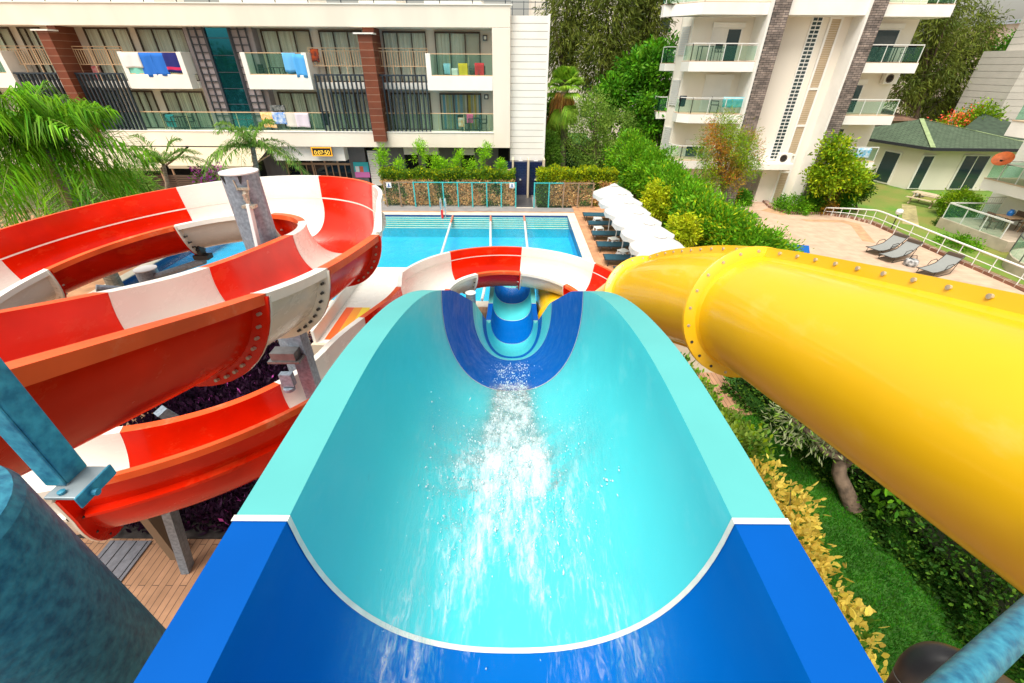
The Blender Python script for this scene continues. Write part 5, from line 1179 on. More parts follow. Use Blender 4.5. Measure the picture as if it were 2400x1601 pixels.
tree('shrub', 'green shrub in front of the dark terrace screen', 'shrub', tuple(aty(300, 480, 20)), [blob(300, 440, 20, 42, 38), blob(265, 455, 20, 30, 30)], 110, 40, .22, .30, L_OLIVE, trunk=.05, aspect=.14, seed=40)
tree('bougainvillea', 'pink flowering bush between the two young palms', 'shrub', tuple(aty(490, 450, 24)), [blob(485, 410, 24, 24, 12), blob(505, 402, 24, 16, 10)], 30, 24, .2, .16, L_PALM2, trunk=.05, extra=(L_FLOW, .5), seed=41)
for i, (px, py, Y, lb) in enumerate(((60, 480, 19, 'pale striped leaves under the large palm'), (190, 470, 19, 'grey green plant between the large palm and the red slide rim'))):
    tree('shrub', lb, 'shrub', tuple(aty(px, py+40, Y)), [blob(px, py, Y, 70, 30)], 60, 30, .25, .45, L_SILVER, trunk=.04, aspect=.1, seed=43+i)
# thuja row along the terracotta deck
th = [(1476, 372, 29.5, 48, 52), (1502, 392, 27.6, 46, 50), (1532, 414, 25.8, 48, 52), (1560, 440, 24.0, 50, 55), (1590, 470, 22.2, 54, 56), (1622, 503, 20.4, 58, 58), (1655, 530, 18.8, 66, 62), (1708, 552, 17.6, 66, 52), (1752, 580, 16.6, 62, 44)]
thl = ['farthest thuja, at the corner of the fence hedge', 'second thuja from the fence corner', 'third thuja, level with the second white parasol', 'fourth thuja, behind the third parasol', 'thuja in the middle of the row behind the parasols', 'sixth thuja, its top against the apartment tree', 'broad yellow green thuja near the last parasols', 'yellow flecked thuja next to the yellow tube', 'nearest low thuja above the yellow tube']
for i, (px, py, Y, rx, rz) in enumerate(th):
    bb = [blob(px, py, Y, rx, rz), blob(px-6, py-rz*.5, Y, rx*.62, rz*.6), blob(px+10, py+rz*.45, Y, rx*1.0, rz*.7)]
    tree('thuja_bush', thl[i], 'shrub', (aty(px, py, Y).x, Y, -.5), bb, 190, 42, .16, .19, L_THUJA, trunk=.07, aspect=.34, droop=-.35, group='thuja row beside the deck', seed=50+i, shell=.72, extra=(L_LIME, (.03, .03, .02, .02, .02, .04, .2, .25, .12)[i]))
tree('shrub', 'small bushy conifer at the edge of the beige paving', 'shrub', (aty(1800, 585, 16).x, 16, -.8), [blob(1800, 566, 16, 34, 22), blob(1830, 590, 16, 40, 20), blob(1770, 590, 16, 40, 22)], 120, 40, .14, .17, L_THUJA, trunk=.04, aspect=.3, seed=61)
for i, (px, py, Y, rx, rz) in enumerate(((1540, 470, 21, 25, 40), (1600, 545, 17.5, 30, 30))):
    tree('shrub', ('yellowish shrub between the parasols and the thuja row', 'low yellow flecked shrub at the nearest parasol')[i], 'shrub', (aty(px, py, Y).x, Y, -.3), [blob(px, py, Y, rx, rz)], 70, 36, .14, .16, L_LIME, trunk=.04, seed=63+i)
# hedge behind the pool fence: dry and green leaves, yellow green tops
def hedge(label, poly, z0, z1, n, size, m1, extra=None, seed=0, top=None, name='hedge', part='foliage', aspect=.5):
    r = np.random.default_rng(seed+300); x0, x1, y0, y1 = poly; t = thing(name, label, 'hedge', ((x0+x1)/2, (y0+y1)/2, z0))
    P = np.stack([r.uniform(x0, x1, n), r.uniform(y0, y1, n), r.uniform(z0, z1, n)], 1)
    face = r.uniform(size=n); d = (y1-y0)*.16
    P[face < .5, 1] = y0+abs(r.normal(size=(face < .5).sum()))*d; k = face > .72
    zt = z1+.10*np.sin(P[k, 0]*3.1)+.06*np.sin(P[k, 0]*7.7+1); P[k, 2] = zt-abs(r.normal(size=k.sum()))*.10
    V, Fq = leafgeo(P, size, aspect, np.stack([r.normal(size=n)*.3, -np.ones(n)*.5, np.ones(n)*.6], 1), 0, 1, r)
    mats_ = [m1]; mi = np.zeros(n, int)
    if extra:
        for j, (mm, fn) in enumerate(extra): mats_.append(mm); s = fn(P, r); mi[s] = j+1
    meshobj(part, V, Fq, mats_, t, mi=np.repeat(mi, len(Fq)//n))
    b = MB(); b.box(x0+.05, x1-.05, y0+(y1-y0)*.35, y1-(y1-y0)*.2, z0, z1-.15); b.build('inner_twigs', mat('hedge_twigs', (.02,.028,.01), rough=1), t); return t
nz = lambda P: np.sin(P[:, 0]*2.1+1)*.5+np.sin(P[:, 0]*5.3+P[:, 2]*3)*.35+np.sin(P[:, 2]*6+P[:, 0])*.25
dryfn = lambda P, r: (nz(P)+r.normal(size=len(P))*.40+.55 > .05) & (P[:, 2] < 1.5) & (P[:, 1] < 26.7)
limefn = lambda P, r: (P[:, 2] > 1.42) & (r.uniform(size=len(P)) < .75)
hedge('dry brown and green hedge behind the long turquoise pool fence', (-7.9, .12, 26.35, 27.3), 0, 1.95, 26000, .13, L_MIXG, [(L_DRY, dryfn), (L_LIME, lambda P, r: (P[:, 2] > 1.5) & (r.uniform(size=len(P)) < .35))], 1)
hedge('yellow green clipped hedge right of the showers, dry behind the fence', (1.42, 6.2, 26.35, 27.6), 0, 2.05, 18000, .13, L_MIXG, [(L_DRY, lambda P, r: dryfn(P, r) & (P[:, 0] > 2.2)), (L_LIME, limefn)], 2)
bam = [(895, 380, 24, 40), (985, 370, 30, 45), (1040, 400, 18, 30), (1075, 385, 32, 34), (1105, 398, 26, 28), (1020, 390, 16, 28), (1137, 372, 26, 42), (1060, 405, 20, 20), (1175, 398, 20, 22), (935, 400, 26, 26)]
for i, (px, py, rx, rz) in enumerate(bam):
    lbs = ('feathery bamboo at the left end of the fence hedge', 'largest bamboo clump, in front of the first dark door', 'short bamboo tuft left of the middle door', 'broad bamboo clump in front of the grey wall', 'bamboo clump just left of the right door', 'thin bamboo tuft by the grey pier', 'tall pale bamboo in front of the right grey wall', 'low bamboo tuft sunk in the middle of the hedge', 'low bamboo beside the navy showers', 'low wide bamboo near the left end of the hedge')
    tree('bamboo_plant', lbs[i], 'plant', (aty(px, py, 27.8).x, 27.8, .8), [blob(px, py, 27.8, rx*.45, rz*.72), blob(px+3, py-rz*.5, 27.8, rx*.26, rz*.42)], 34, 20, .10, .20, L_BAMB, trunk=.02, aspect=.2, group='bamboo plants above the fence hedge', seed=70+i)
# trees and bushes of the apartment garden
rt = aty(1700, 380, 27); tree('red_leaved_tree', 'feathery green and rust red tree in front of the apartments', 'tree', (aty(1690, 480, 27).x, 27, -.8), [blob(1700, 330, 27, 50, 40), blob(1690, 290, 27, 26, 25), blob(1735, 350, 27, 48, 40), blob(1665, 370, 27, 40, 32), blob(1720, 400, 27, 55, 32), blob(1680, 430, 27, 45, 28), blob(1750, 380, 27, 30, 30)], 340, 44, .22, .20, L_CIT, trunk=.10, aspect=.16, flat=1.1, extra=(L_RED, lambda P: (np.sin(P[:, 0]*2.3+P[:, 2]*1.7)+np.random.default_rng(5).normal(size=len(P))*.6 > .25)), seed=80, shell=.35)
tree('citrus_tree', 'round yellow green citrus tree by the right stone fin', 'tree', (aty(1960, 500, 28).x, 28, -.8), [blob(1950, 400, 28, 42, 38), blob(1960, 350, 28, 26, 24), blob(1985, 420, 28, 36, 30), blob(1925, 420, 28, 28, 26)], 190, 40, .2, .2, L_CIT, trunk=.08, seed=81, extra=(L_LIME, .25))
tree('citrus_tree', 'darker round tree half behind the yellow green citrus', 'tree', (aty(2005, 500, 28.6).x, 28.6, -.8), [blob(2005, 438, 28.6, 28, 28)], 90, 40, .18, .18, L_DARK, trunk=.07, seed=82, extra=(L_CIT, .4))
for i, (px, py, Y, rx, rz, m_, lb) in enumerate(((1862, 484, 28.6, 34, 20, L_THUJA, 'clipped green dome bush at the foot of the right stone fin'), (1935, 480, 28.4, 24, 24, L_RED, 'brownish fine leaved bush behind the railing end'), (1912, 480, 28.3, 12, 24, L_BRIGHT, 'small upright green plant beside the brownish bush'), (1975, 478, 28.0, 14, 26, L_BRIGHT, 'leafy green plant under the citrus trees'), (1735, 470, 30, 18, 16, L_BRIGHT, 'small round bush at the foot of the porch'), (2232, 592, 22.2, 46, 34, L_THUJA, 'large clipped bush beside the white railing, bright on top'), (2245, 478, 27.5, 34, 26, L_CIT, 'small tree with dark leaves behind the terrace corner'), (2212, 540, 25.6, 22, 14, L_DARK, 'low dark shrub at the terrace corner'))):
    tree('clipped_bush' if i in (0, 5) else 'shrub', lb, 'shrub', (aty(px, py, Y).x, Y, -.8), [blob(px, py, Y, rx, rz)], 120, 40, .13, .13, m_, trunk=.04, seed=90+i, shell=.8)
# planting under the yellow tube
def px_bed(pts, z): return [atz(a, b_, z) for a, b_ in pts]
def bedhedge(label, pts, z0, h, w, n, size, m1, seed, extra=None, aspect=.5, rs=1., name='hedge', cat='hedge'):
    """hedge along a ground polyline, rounded section"""
    r = np.random.default_rng(400+seed); pts = np.array(pts); s = arclen(pts); q = r.uniform(0, s[-1], n)
    C = np.stack([np.interp(q, s, pts[:, c]) for c in range(2)], 1); d = unit(np.stack([np.interp(q+.1, s, pts[:, c])-np.interp(q-.1, s, pts[:, c]) for c in range(2)], 1))
    a = r.uniform(-.25, np.pi+.25, n); rad = 1+r.normal(size=n)*.10+.10*np.sin(q*3)+.07*np.sin(q*8+1); off = np.cos(a)*w*rad; zz = z0+np.maximum(.03, np.sin(a))*h*rad
    P = np.stack([C[:, 0]-d[:, 1]*off, C[:, 1]+d[:, 0]*off, zz], 1); U = np.stack([-d[:, 1]*np.cos(a), d[:, 0]*np.cos(a), np.sin(a)+.3], 1)
    V, Fq = leafgeo(P, size, aspect, U, 0, 1, r); t = thing(name, label, cat, (*pts.mean(0)[:2], z0)); mi = None; ms = [m1]
    if extra: mi = np.repeat((r.uniform(size=n) < extra[1]).astype(int), len(Fq)//n); ms = [m1, extra[0]]
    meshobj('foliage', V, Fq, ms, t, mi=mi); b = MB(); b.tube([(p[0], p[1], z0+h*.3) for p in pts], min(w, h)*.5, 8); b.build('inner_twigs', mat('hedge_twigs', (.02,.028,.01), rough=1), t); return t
bedhedge('dark green hedge running below the yellow tube slide', [(6.5, 9.2), (7.05, 7.4), (7.55, 5.4), (7.75, 3.8), (7.7, 2.0), (7.6, .2)], 0, 1.15, .75, 34000, .085, L_DARK, 1, extra=(L_MIXG, .22))
bedhedge('leafy green hedge between the turquoise slide and the plank path', [(3.0, 10.2), (3.45, 8.8), (4.05, 7.4), (4.35, 6.3), (4.4, 5.6)], 0, 1.3, .62, 8000, .12, L_OLIVE, 2, extra=(L_CIT, .35))
yb_ = [(4.28, 4.75), (4.28, 4.2), (4.23, 3.6), (4.15, 3.0), (4.05, 2.4), (3.95, 1.9), (3.85, 1.4)]
ybl = ['farthest yellow leaved shrub, beside the white joint of the blue slide', 'second yellow leaved shrub from the far end', 'third yellow leaved shrub, with green shoots', 'yellow leaved shrub in the middle of the row', 'fifth yellow leaved shrub, next to the lawn', 'yellow leaved shrub near the black pipe elbow', 'nearest yellow leaved shrub, under the blue pipe']
for i, (x, y) in enumerate(yb_):
    tree('yellow_shrub', ybl[i], 'shrub', (x, y, 0), [(x, y, .85, .38, .4, .75), (x+.08+.06*math.sin(i*2.3), y, 1.25+.12*math.sin(i*1.7), .28, .3, .42)], 56, 18, .09, .115, L_YEL, trunk=.03, aspect=.5, group='yellow leaved shrubs along the blue slide', seed=110+i, extra=(L_MIXG, .2 if i == 4 else .07), shell=.6, droop=-.3)
tree('olive_tree', 'small olive tree with silvery twigs and a gnarled trunk under the yellow tube', 'tree', (6.75, 5.2, 0), [(6.3, 6.0, 1.7, .8, .7, .5), (5.7, 6.2, 1.4, .5, .45, .35), (6.9, 6.6, 1.9, .8, .8, .5)], 210, 24, .16, .14, L_SILVER, trunk=.16, aspect=.22, seed=120, shell=.4, extra=(L_OLIVE, .3))
tree('shrub', 'bright green sprig beside the olive trunk', 'shrub', (7.0, 4.9, 0), [(7.0, 4.85, .9, .3, .3, .35)], 16, 9, .1, .22, L_BRIGHT, trunk=.02, seed=121, aspect=.4)
# plank path through the hedge
slab('path', [(4.75, 9.6), (5.9, 9.6), (6.1, 7.9), (5.35, 7.75)], -.1, .012, M_PLANK)
# dark purple bed under the red slide
def pbed(n, x0, x1, y0, y1, h, seed):
    r = np.random.default_rng(seed); P = np.stack([r.uniform(x0, x1, n), r.uniform(y0, y1, n), r.uniform(0, 1, n)**1.5*h], 1)
    V, Fq = leafgeo(P, .16, .35, np.tile((0, 0, 1.), (n, 1)), 0, 1, r); o = meshobj('purple_plants', V, Fq, [L_PURP, L_FLOW], None, mi=np.repeat((r.uniform(size=n) < .012).astype(int), len(Fq)//n)); return tag(o, 'dark purple ground cover with small violet flowers under the red slide', 'plants', kind='stuff')
pbed(38000, -8.8, -3.2, 4.6, 10.8, .5, 9)
slab('planting_bed', [(-8.8, 4.5), (-3.1, 4.5), (-3.1, 11), (-8.9, 11)], -.1, .03, mat('dark_soil', (.035,.03,.028), rough=1, var=.4, scale=8))
# grass blades on the near lawn
def grass(n, x0, x1, y0, y1):
    r = np.random.default_rng(77); P = np.stack([r.uniform(x0, x1, n), r.uniform(y0, y1, n), np.full(n, -.02)], 1)
    V, Fq = leafgeo(P, .075, .13, np.tile((0, 0, 1.), (n, 1)), 0, .8, r); o = meshobj('grass', V, Fq, leafmat('grass_blades', (.06,.26,.013), (.025,.13,.008), scale=1.2, island=.5), None)
    return tag(o, 'short dense green grass under the yellow tube', 'grass', kind='stuff')
grass(110000, 4.1, 7.6, .6, 8.0)

# unseen trees added behind the camera to darken the reflection in the mirror glass
def behind():
    r = np.random.default_rng(5); bl = [(x, -38+r.normal()*3, 3+r.uniform(0, 1.5), 5, 4, 3.6+r.uniform(0, 2.0)) for x in np.arange(-60, 61, 6.5)]
    P, U = cloud(bl, 900, 22, 1.0, r, .5); V, Fq = leafgeo(P, .8, .6, U, 0, 1, r); o = meshobj('reflection_treeline', V, Fq, L_DARK, None); return tag(o, 'dark line of trees added behind the camera for the mirror glass reflection', 'trees', kind='stuff')
behind()
# ================================================================= pool side
M_TEALP = mat('turquoise_fence_paint', (.05,.48,.50), rough=.5, var=.1, scale=3); M_BRNP = mat('brown_fence_post', (.32,.23,.16), rough=.6, var=.2, scale=5)
M_CLEAR = glassmat('clear_fence_panel', (.98,1,.99), opac=.04, col=(.3,.4,.38))
def fence(label, x0, x1, n, teal):
    t = thing('pool_fence', label, 'fence', ((x0+x1)/2, 26.1, 0)); xs = np.linspace(x0, x1, n+1)
    for k, x in enumerate(xs): b = MB(); b.box(x-.035, x+.035, 26.06, 26.13, 0, 1.46); b.build('post', M_TEALP if teal(k) else M_BRNP, t)
    for k in range(n):
        b = MB(); b.box(xs[k]+.036, xs[k+1]-.036, 26.07, 26.12, 1.41, 1.455); b.build('rail', M_TEALP if teal(k) else M_BRNP, t)
        b = MB(); b.box(xs[k]+.037, xs[k+1]-.037, 26.09, 26.10, .04, 1.408); b.build('panel', M_CLEAR, t)
    return t
xf = [aty(p, 430, 26.1).x for p in (900, 1209, 1253, 1392)]
fence('long pool fence with mostly turquoise posts left of the showers', xf[0], xf[1], 9, lambda k: k > 1)
fence('short pool fence right of the showers with two turquoise posts', xf[2], xf[3], 4, lambda k: k < 2)
def sign(label, px, py):
    p = aty(px, py, 26.03); t = thing('pool_sign', label, 'sign', p, group='white pool signs on the fence'); b = MB(); b.box(p.x-.15, p.x+.15, 26.03, 26.045, p.z-.15, p.z+.15); b.build('plate', mat('sign_white', (.78,.79,.8), rough=.4), t)
    b = MB(); V = [(p.x+r_*math.cos(a), 26.027, p.z+.055+r_*math.sin(a)) for r_ in (.035,) for a in np.linspace(0, 2*np.pi, 12, endpoint=False)]; b.add(V, [tuple(range(12))])
    b.box(p.x-.035, p.x+.035, 26.024, 26.029, p.z-.06, p.z+.02); b.box(p.x-.10, p.x+.10, 26.024, 26.029, p.z-.10, p.z-.07); b.build('pictogram', mat('sign_blue', (.01,.06,.30), rough=.4), t)
sign('white pictogram sign at the left end of the fence', 911, 434); sign('white pictogram sign at the gap beside the showers', 1200, 435)
# showers
M_NTILE = brickmat('navy_shower_tile', (.006,.014,.075), (.004,.010,.055), (.03,.045,.12), .3, .1, .008, .2, 'xz', .5, .2, var=.15, spec=.6)
shx = [aty(p, 420, 28.9).x for p in (1168, 1202, 1237, 1272)]
t = thing('shower_wall', 'navy tiled shower wall with cream partitions below the slatted wing', 'shower', ((shx[0]+shx[3])/2, 28.9, 0)); b = MB(); b.box(shx[0]-.05, shx[3]+.1, 29.05, 29.3, 0, zsb-.004); b.build('tiled_wall', M_NTILE, t)
for x in shx[1:]: b = MB(); b.prism([(x-.06, 28.2), (x+.06, 28.2), (x+.06, 29.045), (x-.06, 29.045)], 0, 2.35); b.build('partition', mat('cream_partition', (.66,.55,.40), rough=.6), t, bevel=.03)
b = MB(); b.box(shx[0]-.05, shx[1]-.065, 28.95, 29.04, 1.55, 1.62); b.build('shelf', M_RAILB, t)
for k in (1, 2): xm = (shx[k]+shx[k+1])/2; b = MB(); b.tube([(xm, 29.04, 2.3), (xm, 28.75, 2.3), (xm, 28.75, 2.2)], .025, 6); b.box(xm-.13, xm+.13, 28.7, 28.8, 2.17, 2.2); b.build('shower_head', M_WRAIL, t); b = MB(); b.lathe([(0, 0), (.06, 0), (.06, .08), (0, .08)], (xm, 28.98, .95), 10); b.build('tap', M_WRAIL, t)
struct(MB().box(xf[1]+.05, xf[2]-.05, 26.05, 29.0, -.1, .016).build('path', mat('dark_grey_tile', (.075,.075,.08), rough=.4, var=.2, scale=4)))
struct(MB().box(xf[1]+.05, xf[2]-.05, 25.92, 26.048, -.1, .024).build('kerb', M_COPING))
p = aty(1300, 403, 31); t = thing('covered_crate', 'dark covered low box with a brown cloth behind the yellow green hedge', 'box', (p.x+.4, 32, 0)); b = MB(); b.box(p.x-.6, p.x+.5, 31.6, 33, 0, p.z+.1); b.build('cover', mat('dark_cover', (.05,.055,.065), rough=.7, var=.2, scale=3), t, bevel=.05); b = MB(); b.box(p.x+.51, p.x+1.0, 31.8, 32.8, 0, p.z+.05); b.build('cloth', mat('brown_cloth', (.28,.12,.06), rough=.9), t, bevel=.08)
# ladder
lx = aty(1040, 495, 24.6).x; t = thing('pool_ladder', 'steel pool ladder with a red float at the far pool edge', 'ladder', (lx, 24.5, 0)); M_CHROME = mat('stainless_tube', (.72,.72,.72), rough=.2, metal=.9)
for s_ in (-.13, .13):
    b = MB(); b.tube([(lx+s_, 24.75, 0), (lx+s_, 24.75, .75), (lx+s_, 24.68, .9), (lx+s_, 24.5, .92), (lx+s_, 24.36, .8), (lx+s_, 24.32, -.6)], .028, 8); b.build('handrail', M_CHROME, t, smooth=True)
b = MB(); b.box(lx-.10, lx-.0, 24.28, 24.36, -.15, .32); b.build('red_panel', mat('red_plastic', (.72,.02,.02), rough=.4), t)
for k in range(2): b = MB(); b.box(lx-.13, lx+.13, 24.28, 24.36, -.2-.2*k, -.16-.2*k); b.build('step', M_CHROME, t)
# lane ropes
for k, (pts, lb) in enumerate(([[(1061, 506), (1051, 540), (1038, 583), (1020, 640)], 'left floating lane rope, slanting away from the ladder'], [[(1150, 503), (1149.6, 540), (1149, 600), (1137, 668), (1130, 702)], 'middle floating lane rope, ending left of the blue runout'], [[(1228, 503), (1232, 540), (1239, 610), (1245, 669), (1248, 698)], 'right floating lane rope, ending right of the blue runout'])):
    W = [atz(a, b_, -.06) for a, b_ in pts]; W = catmull([tuple(q) for q in W], 10); W[:, 2] = -.07; s = arclen(W)
    t = thing('lane_rope', lb, 'lane rope', tuple(W[0]), group='floating lane ropes in the pool'); b = MB(); q = 0; i = 0; rb_ = MB()
    while q < s[-1]:
        c = [np.interp(q, s, W[:, j]) for j in range(3)]; c2 = [np.interp(min(s[-1], q+.14), s, W[:, j]) for j in range(3)]
        (rb_ if q < 1.2 else b).tube([c, c2], .06, 8); q += .17
    b.tube([tuple(p_) for p_ in W[::4]], .012, 4); b.build('floats', mat('white_float', (.72,.70,.66), rough=.4), t); rb_.build('end_floats', mat('faded_red_float', (.62,.22,.14), rough=.5), t)
# parasols
M_PAR = mat('white_parasol_cloth', (.70,.69,.67), rough=.8, var=.06, scale=4, trans=.25)
par = [(535, 312, 344), (604, 392, 372), (667, 478, 397), (753, 575, 433), (850, 680, 476), (950, 805, 503), (1010, 945, 520)]
def parasol(label):
    t = thing('parasol', label, 'parasol', (0, 0, 0), group='white parasols along the deck'); n = 8; R0 = .98; b = MB(); V = [(0, 0, 2.42)]; r_ = np.random.default_rng(3)
    rings = [(.25, 2.36), (.55, 2.23), (.8, 2.11), (R0, 2.02), (R0+.015, 1.84)]; ns = 32
    for rr, z in rings:
        for k in range(ns):
            a = 2*math.pi*k/ns; m = abs(((k/4) % 1)-.5)*2; rk = rr*(1-.055*(1-m)); V.append((rk*math.cos(a), rk*math.sin(a), z-(.05*rr*(1-m))+(.03*math.sin(k*2.1) if z < 1.9 else 0)))
    Fq = [(0, 1+k, 1+(k+1) % ns) for k in range(ns)]
    for i in range(len(rings)-1): Fq += [(1+i*ns+k, 1+i*ns+(k+1) % ns, 1+(i+1)*ns+(k+1) % ns, 1+(i+1)*ns+k) for k in range(ns)]
    b.add(V, Fq); b.build('canopy', M_PAR, t, local=True, smooth=True, angle=30)
    b = MB(); V = [(0, 0, 2.50)]+[(.22*math.cos(a), .22*math.sin(a), 2.40) for a in np.linspace(0, 2*np.pi, 8, endpoint=False)]; b.add(V, [(0, 1+k, 1+(k+1) % 8) for k in range(8)]); b.build('vent_cap', M_PAR, t, local=True)
    b = MB(); b.tube([(0, 0, 0), (0, 0, 2.4)], .024, 8); b.build('pole', M_WRAIL, t, local=True)
    b = MB(); b.lathe([(0, 0), (.25, 0), (.25, .08), (.05, .12)], n=16); b.build('base', M_WRAIL, t, local=True)
    for k in range(8): a = 2*math.pi*k/8; b = MB(); b.bar((.05*math.cos(a), .05*math.sin(a), 2.36), (.92*math.cos(a), .92*math.sin(a), 2.0), .012, .012); b.build('rib', M_WRAIL, t, local=True)
    return t
plb = ['farthest white parasol, at the end of the pool fence', 'second white parasol from the fence', 'third white parasol, overlapping the second', 'white parasol in the middle of the row', 'fifth white parasol, in front of the thuja', 'sixth white parasol, broad and clear of the tube', 'nearest white parasol, cut off by the yellow tube']
P0 = parasol(plb[0])
for k, (cx, ry, hw) in enumerate(par):
    p = atz(1300+cx/3.918, 380+ry/3.918-3, 1.95); o = P0 if k == 0 else copy_tree(P0); o.location = (p.x, p.y, 0); o.rotation_euler = (0, 0, R(22.5+(k*13) % 20)); o['label'] = plb[k]
# deck loungers and stools
M_TEALS = mat('teal_sling', (.012,.075,.115), rough=.6, var=.1, scale=8, bump=.2, bscale=120); M_TEALF = mat('dark_frame', (.015,.02,.025), rough=.4)
def bed(label):
    t = thing('deck_lounger', label, 'sun lounger', (0, 0, 0), group='dark teal loungers on the terracotta deck'); pr = [(-.95, .30), (.25, .31), (.95, .68)]; b = MB(); V = []
    for x, z in pr: V += [(x, -.31, z), (x, .31, z), (x, -.31, z-.035), (x, .31, z-.035)]
    for i in range(2): k = 4*i; b.add(V, [(k, k+4, k+5, k+1), (k+2, k+3, k+7, k+6), (k, k+2, k+6, k+4), (k+1, k+5, k+7, k+3)]) if i == 0 else b.add([], [])
    b = MB(); b.add(V, [f for i in range(2) for f in ((4*i, 4*i+4, 4*i+5, 4*i+1), (4*i+2, 4*i+3, 4*i+7, 4*i+6), (4*i, 4*i+2, 4*i+6, 4*i+4), (4*i+1, 4*i+5, 4*i+7, 4*i+3))]+[(0, 1, 3, 2), (8, 10, 11, 9)])
    b.build('sling', M_TEALS, t, local=True); b = MB()
    for y in (-.34, .34): b.tube([(-.98, y, .28), (.3, y, .28), (1.0, y, .66)], .02, 6)
    for y in (-.34, .34): b.tube([(.3, y, .28), (.95, y, .28)], .018, 6)
    b.tube([(-.98, -.34, .28), (-.98, .34, .28)], .02, 6); b.build('frame', M_TEALF, t, local=True)
    for x in (-.8, .78):
        for y in (-.34, .34): b = MB(); b.tube([(x, y, .28), (x-.05, y, .0)], .02, 6); b.build('leg', M_TEALF, t, local=True)
    for y in (-.36, .36): b = MB(); b.lathe([(0, 0), (.07, 0), (.07, .03), (0, .03)], n=12); b.v = [(.6+v[0], y+v[2], .07+v[1]) for v in b.v]; b.build('wheel', M_TEALF, t, local=True)
    return t
bl_ = ['farthest teal lounger, under the first two parasols', 'second teal lounger from the fence, a white stool on either side', 'third teal lounger, a white label on its backrest', 'fourth teal lounger, in the middle of the deck row', 'fifth teal lounger, a white stool before it', 'sixth teal lounger, nearest one seen whole', 'nearest teal lounger, mostly hidden by the red slide']
bpx = [(262, 460), (306, 540), (342, 628), (388, 730), (462, 845), (570, 970)]
B0 = bed(bl_[0]); k = 0
for k, (a, c_) in enumerate([(262, 478), (306, 556), (342, 650), (388, 752), (456, 872), (552, 990)]):
    p = atz(1300+a/3.918, 380+c_/3.918, .3); o = B0 if k == 0 else copy_tree(B0); o.location = (p.x+.98, p.y, 0); o.rotation_euler = (0, 0, R(-3)); o['label'] = bl_[k]
M_STOOL = mat('white_plastic', (.78,.78,.76), rough=.35)
def stool(label):
    t = thing('stool', label, 'stool', (0, 0, 0), group='white plastic stools between the loungers'); b = MB(); b.box(-.21, .21, -.21, .21, .37, .41); b.build('top', M_STOOL, t, local=True, bevel=.03)
    for x in (-1, 1):
        for y in (-1, 1): b = MB(); b.bar((x*.23, y*.23, 0), (x*.17, y*.17, .37), .06, .06); b.build('leg', M_STOOL, t, local=True)
    return t
S0 = stool('x')
for k, (a, c_, lb) in enumerate(((398, 515, 'white stool between the first and second loungers from the fence'), (406, 600, 'white stool between the second and third loungers'), (543, 702, 'white stool between the third and fourth loungers'), (633, 812, 'white stool between the fourth and fifth loungers'))):
    p = atz(1300+a/3.918, 380+c_/3.918, .39); o = S0 if k == 0 else copy_tree(S0); o.location = (p.x, p.y, 0); o.rotation_euler = (0, 0, R(10*k)); o['label'] = lb
# ================================================================= steelwork
def column(label, x, y, r_, z0, z1, cap=True):
    t = thing('steel_column', label, 'column', (x, y, z0)); b = MB(); b.tube([(x, y, z0), (x, y, z1)], r_, 32, cap=False); b.build('shaft', M_STEEL, t, smooth=True)
    b = MB(); b.lathe([(0, .0), (r_+.012, 0), (r_+.012, .018), (0, .018)], (x, y, z1+.001), 32); b.build('cap_plate', mat('pale_cap_plate', (.62,.64,.64), rough=.5), t); return t
c1_ = aty(560, 404, 6.45); col = column('tall galvanised column with a slanting white arm in the middle of the red loop', c1_.x, 6.45, .245, -.0, c1_.z)
b = MB(); cx = c1_.x; a0 = aty(583, 478, 6.18); a1 = aty(608, 590, 6.05); b.bar(tuple(a0), tuple(a1), .05, .09); b.build('arm', mat('white_arm', (.66,.67,.68), rough=.4), col, bevel=.008)
b = MB(); q = aty(573, 453, 6.2); b.bar((q.x-.09, 6.2, q.z+.06), (q.x+.09, 6.2, q.z+.06), .03, .03); b.bar((q.x-.1, 6.2, q.z+.18), (q.x-.08, 6.2, q.z+.06), .015, .015); b.bar((q.x+.1, 6.2, q.z+.18), (q.x+.08, 6.2, q.z+.06), .015, .015); b.tube([(q.x, 6.25, q.z+.06), (q.x, 6.2, q.z-.1)], .04, 10); b.tube([tuple(a0), (a0.x-.02, a0.y, a0.z+.14)], .03, 8); b.box(q.x-.07, q.x+.11, 6.14, 6.24, q.z-.2, q.z-.16); b.build('clamp', M_BOLT, col)
for s_ in (-1, 1): b = MB(); b.add([(cx+s_*.11-.04, 6.45-.225, c1_.z-.005), (cx+s_*.11+.04, 6.45-.225, c1_.z-.005), (cx+s_*.11, 6.45-.225, c1_.z-.12), (cx+s_*.11-.04, 6.45-.21, c1_.z-.005), (cx+s_*.11+.04, 6.45-.21, c1_.z-.005), (cx+s_*.11, 6.45-.21, c1_.z-.12)], [(0, 2, 1), (3, 4, 5), (0, 1, 4, 3), (1, 2, 5, 4), (2, 0, 3, 5)]); b.build('gusset', M_BLK, col)
c2_ = aty(325, 600, 9.3); col2 = column('galvanised column standing in the pool behind the red loop', c2_.x, 9.3, .22, -.0, 3.2)
b = MB(); b.tube([(c2_.x+.1, 9.3, 3.0), tuple(aty(478, 612, 9.0))], .07, 10); b.build('arm', M_STEEL, col2, smooth=True); b = MB(); b.tube([(c2_.x, 9.3, 2.6), tuple(aty(225, 675, 8.6))], .08, 10); b.build('arm', M_STEEL, col2, smooth=True)
b = MB(); q = aty(478, 606, 9.0); b.box(q.x-.16, q.x+.16, 8.9, 9.1, q.z, q.z+.10); b.box(q.x-.05, q.x+.05, 8.92, 9.08, q.z+.1, q.z+.35); b.build('bracket', M_BLK, col2)
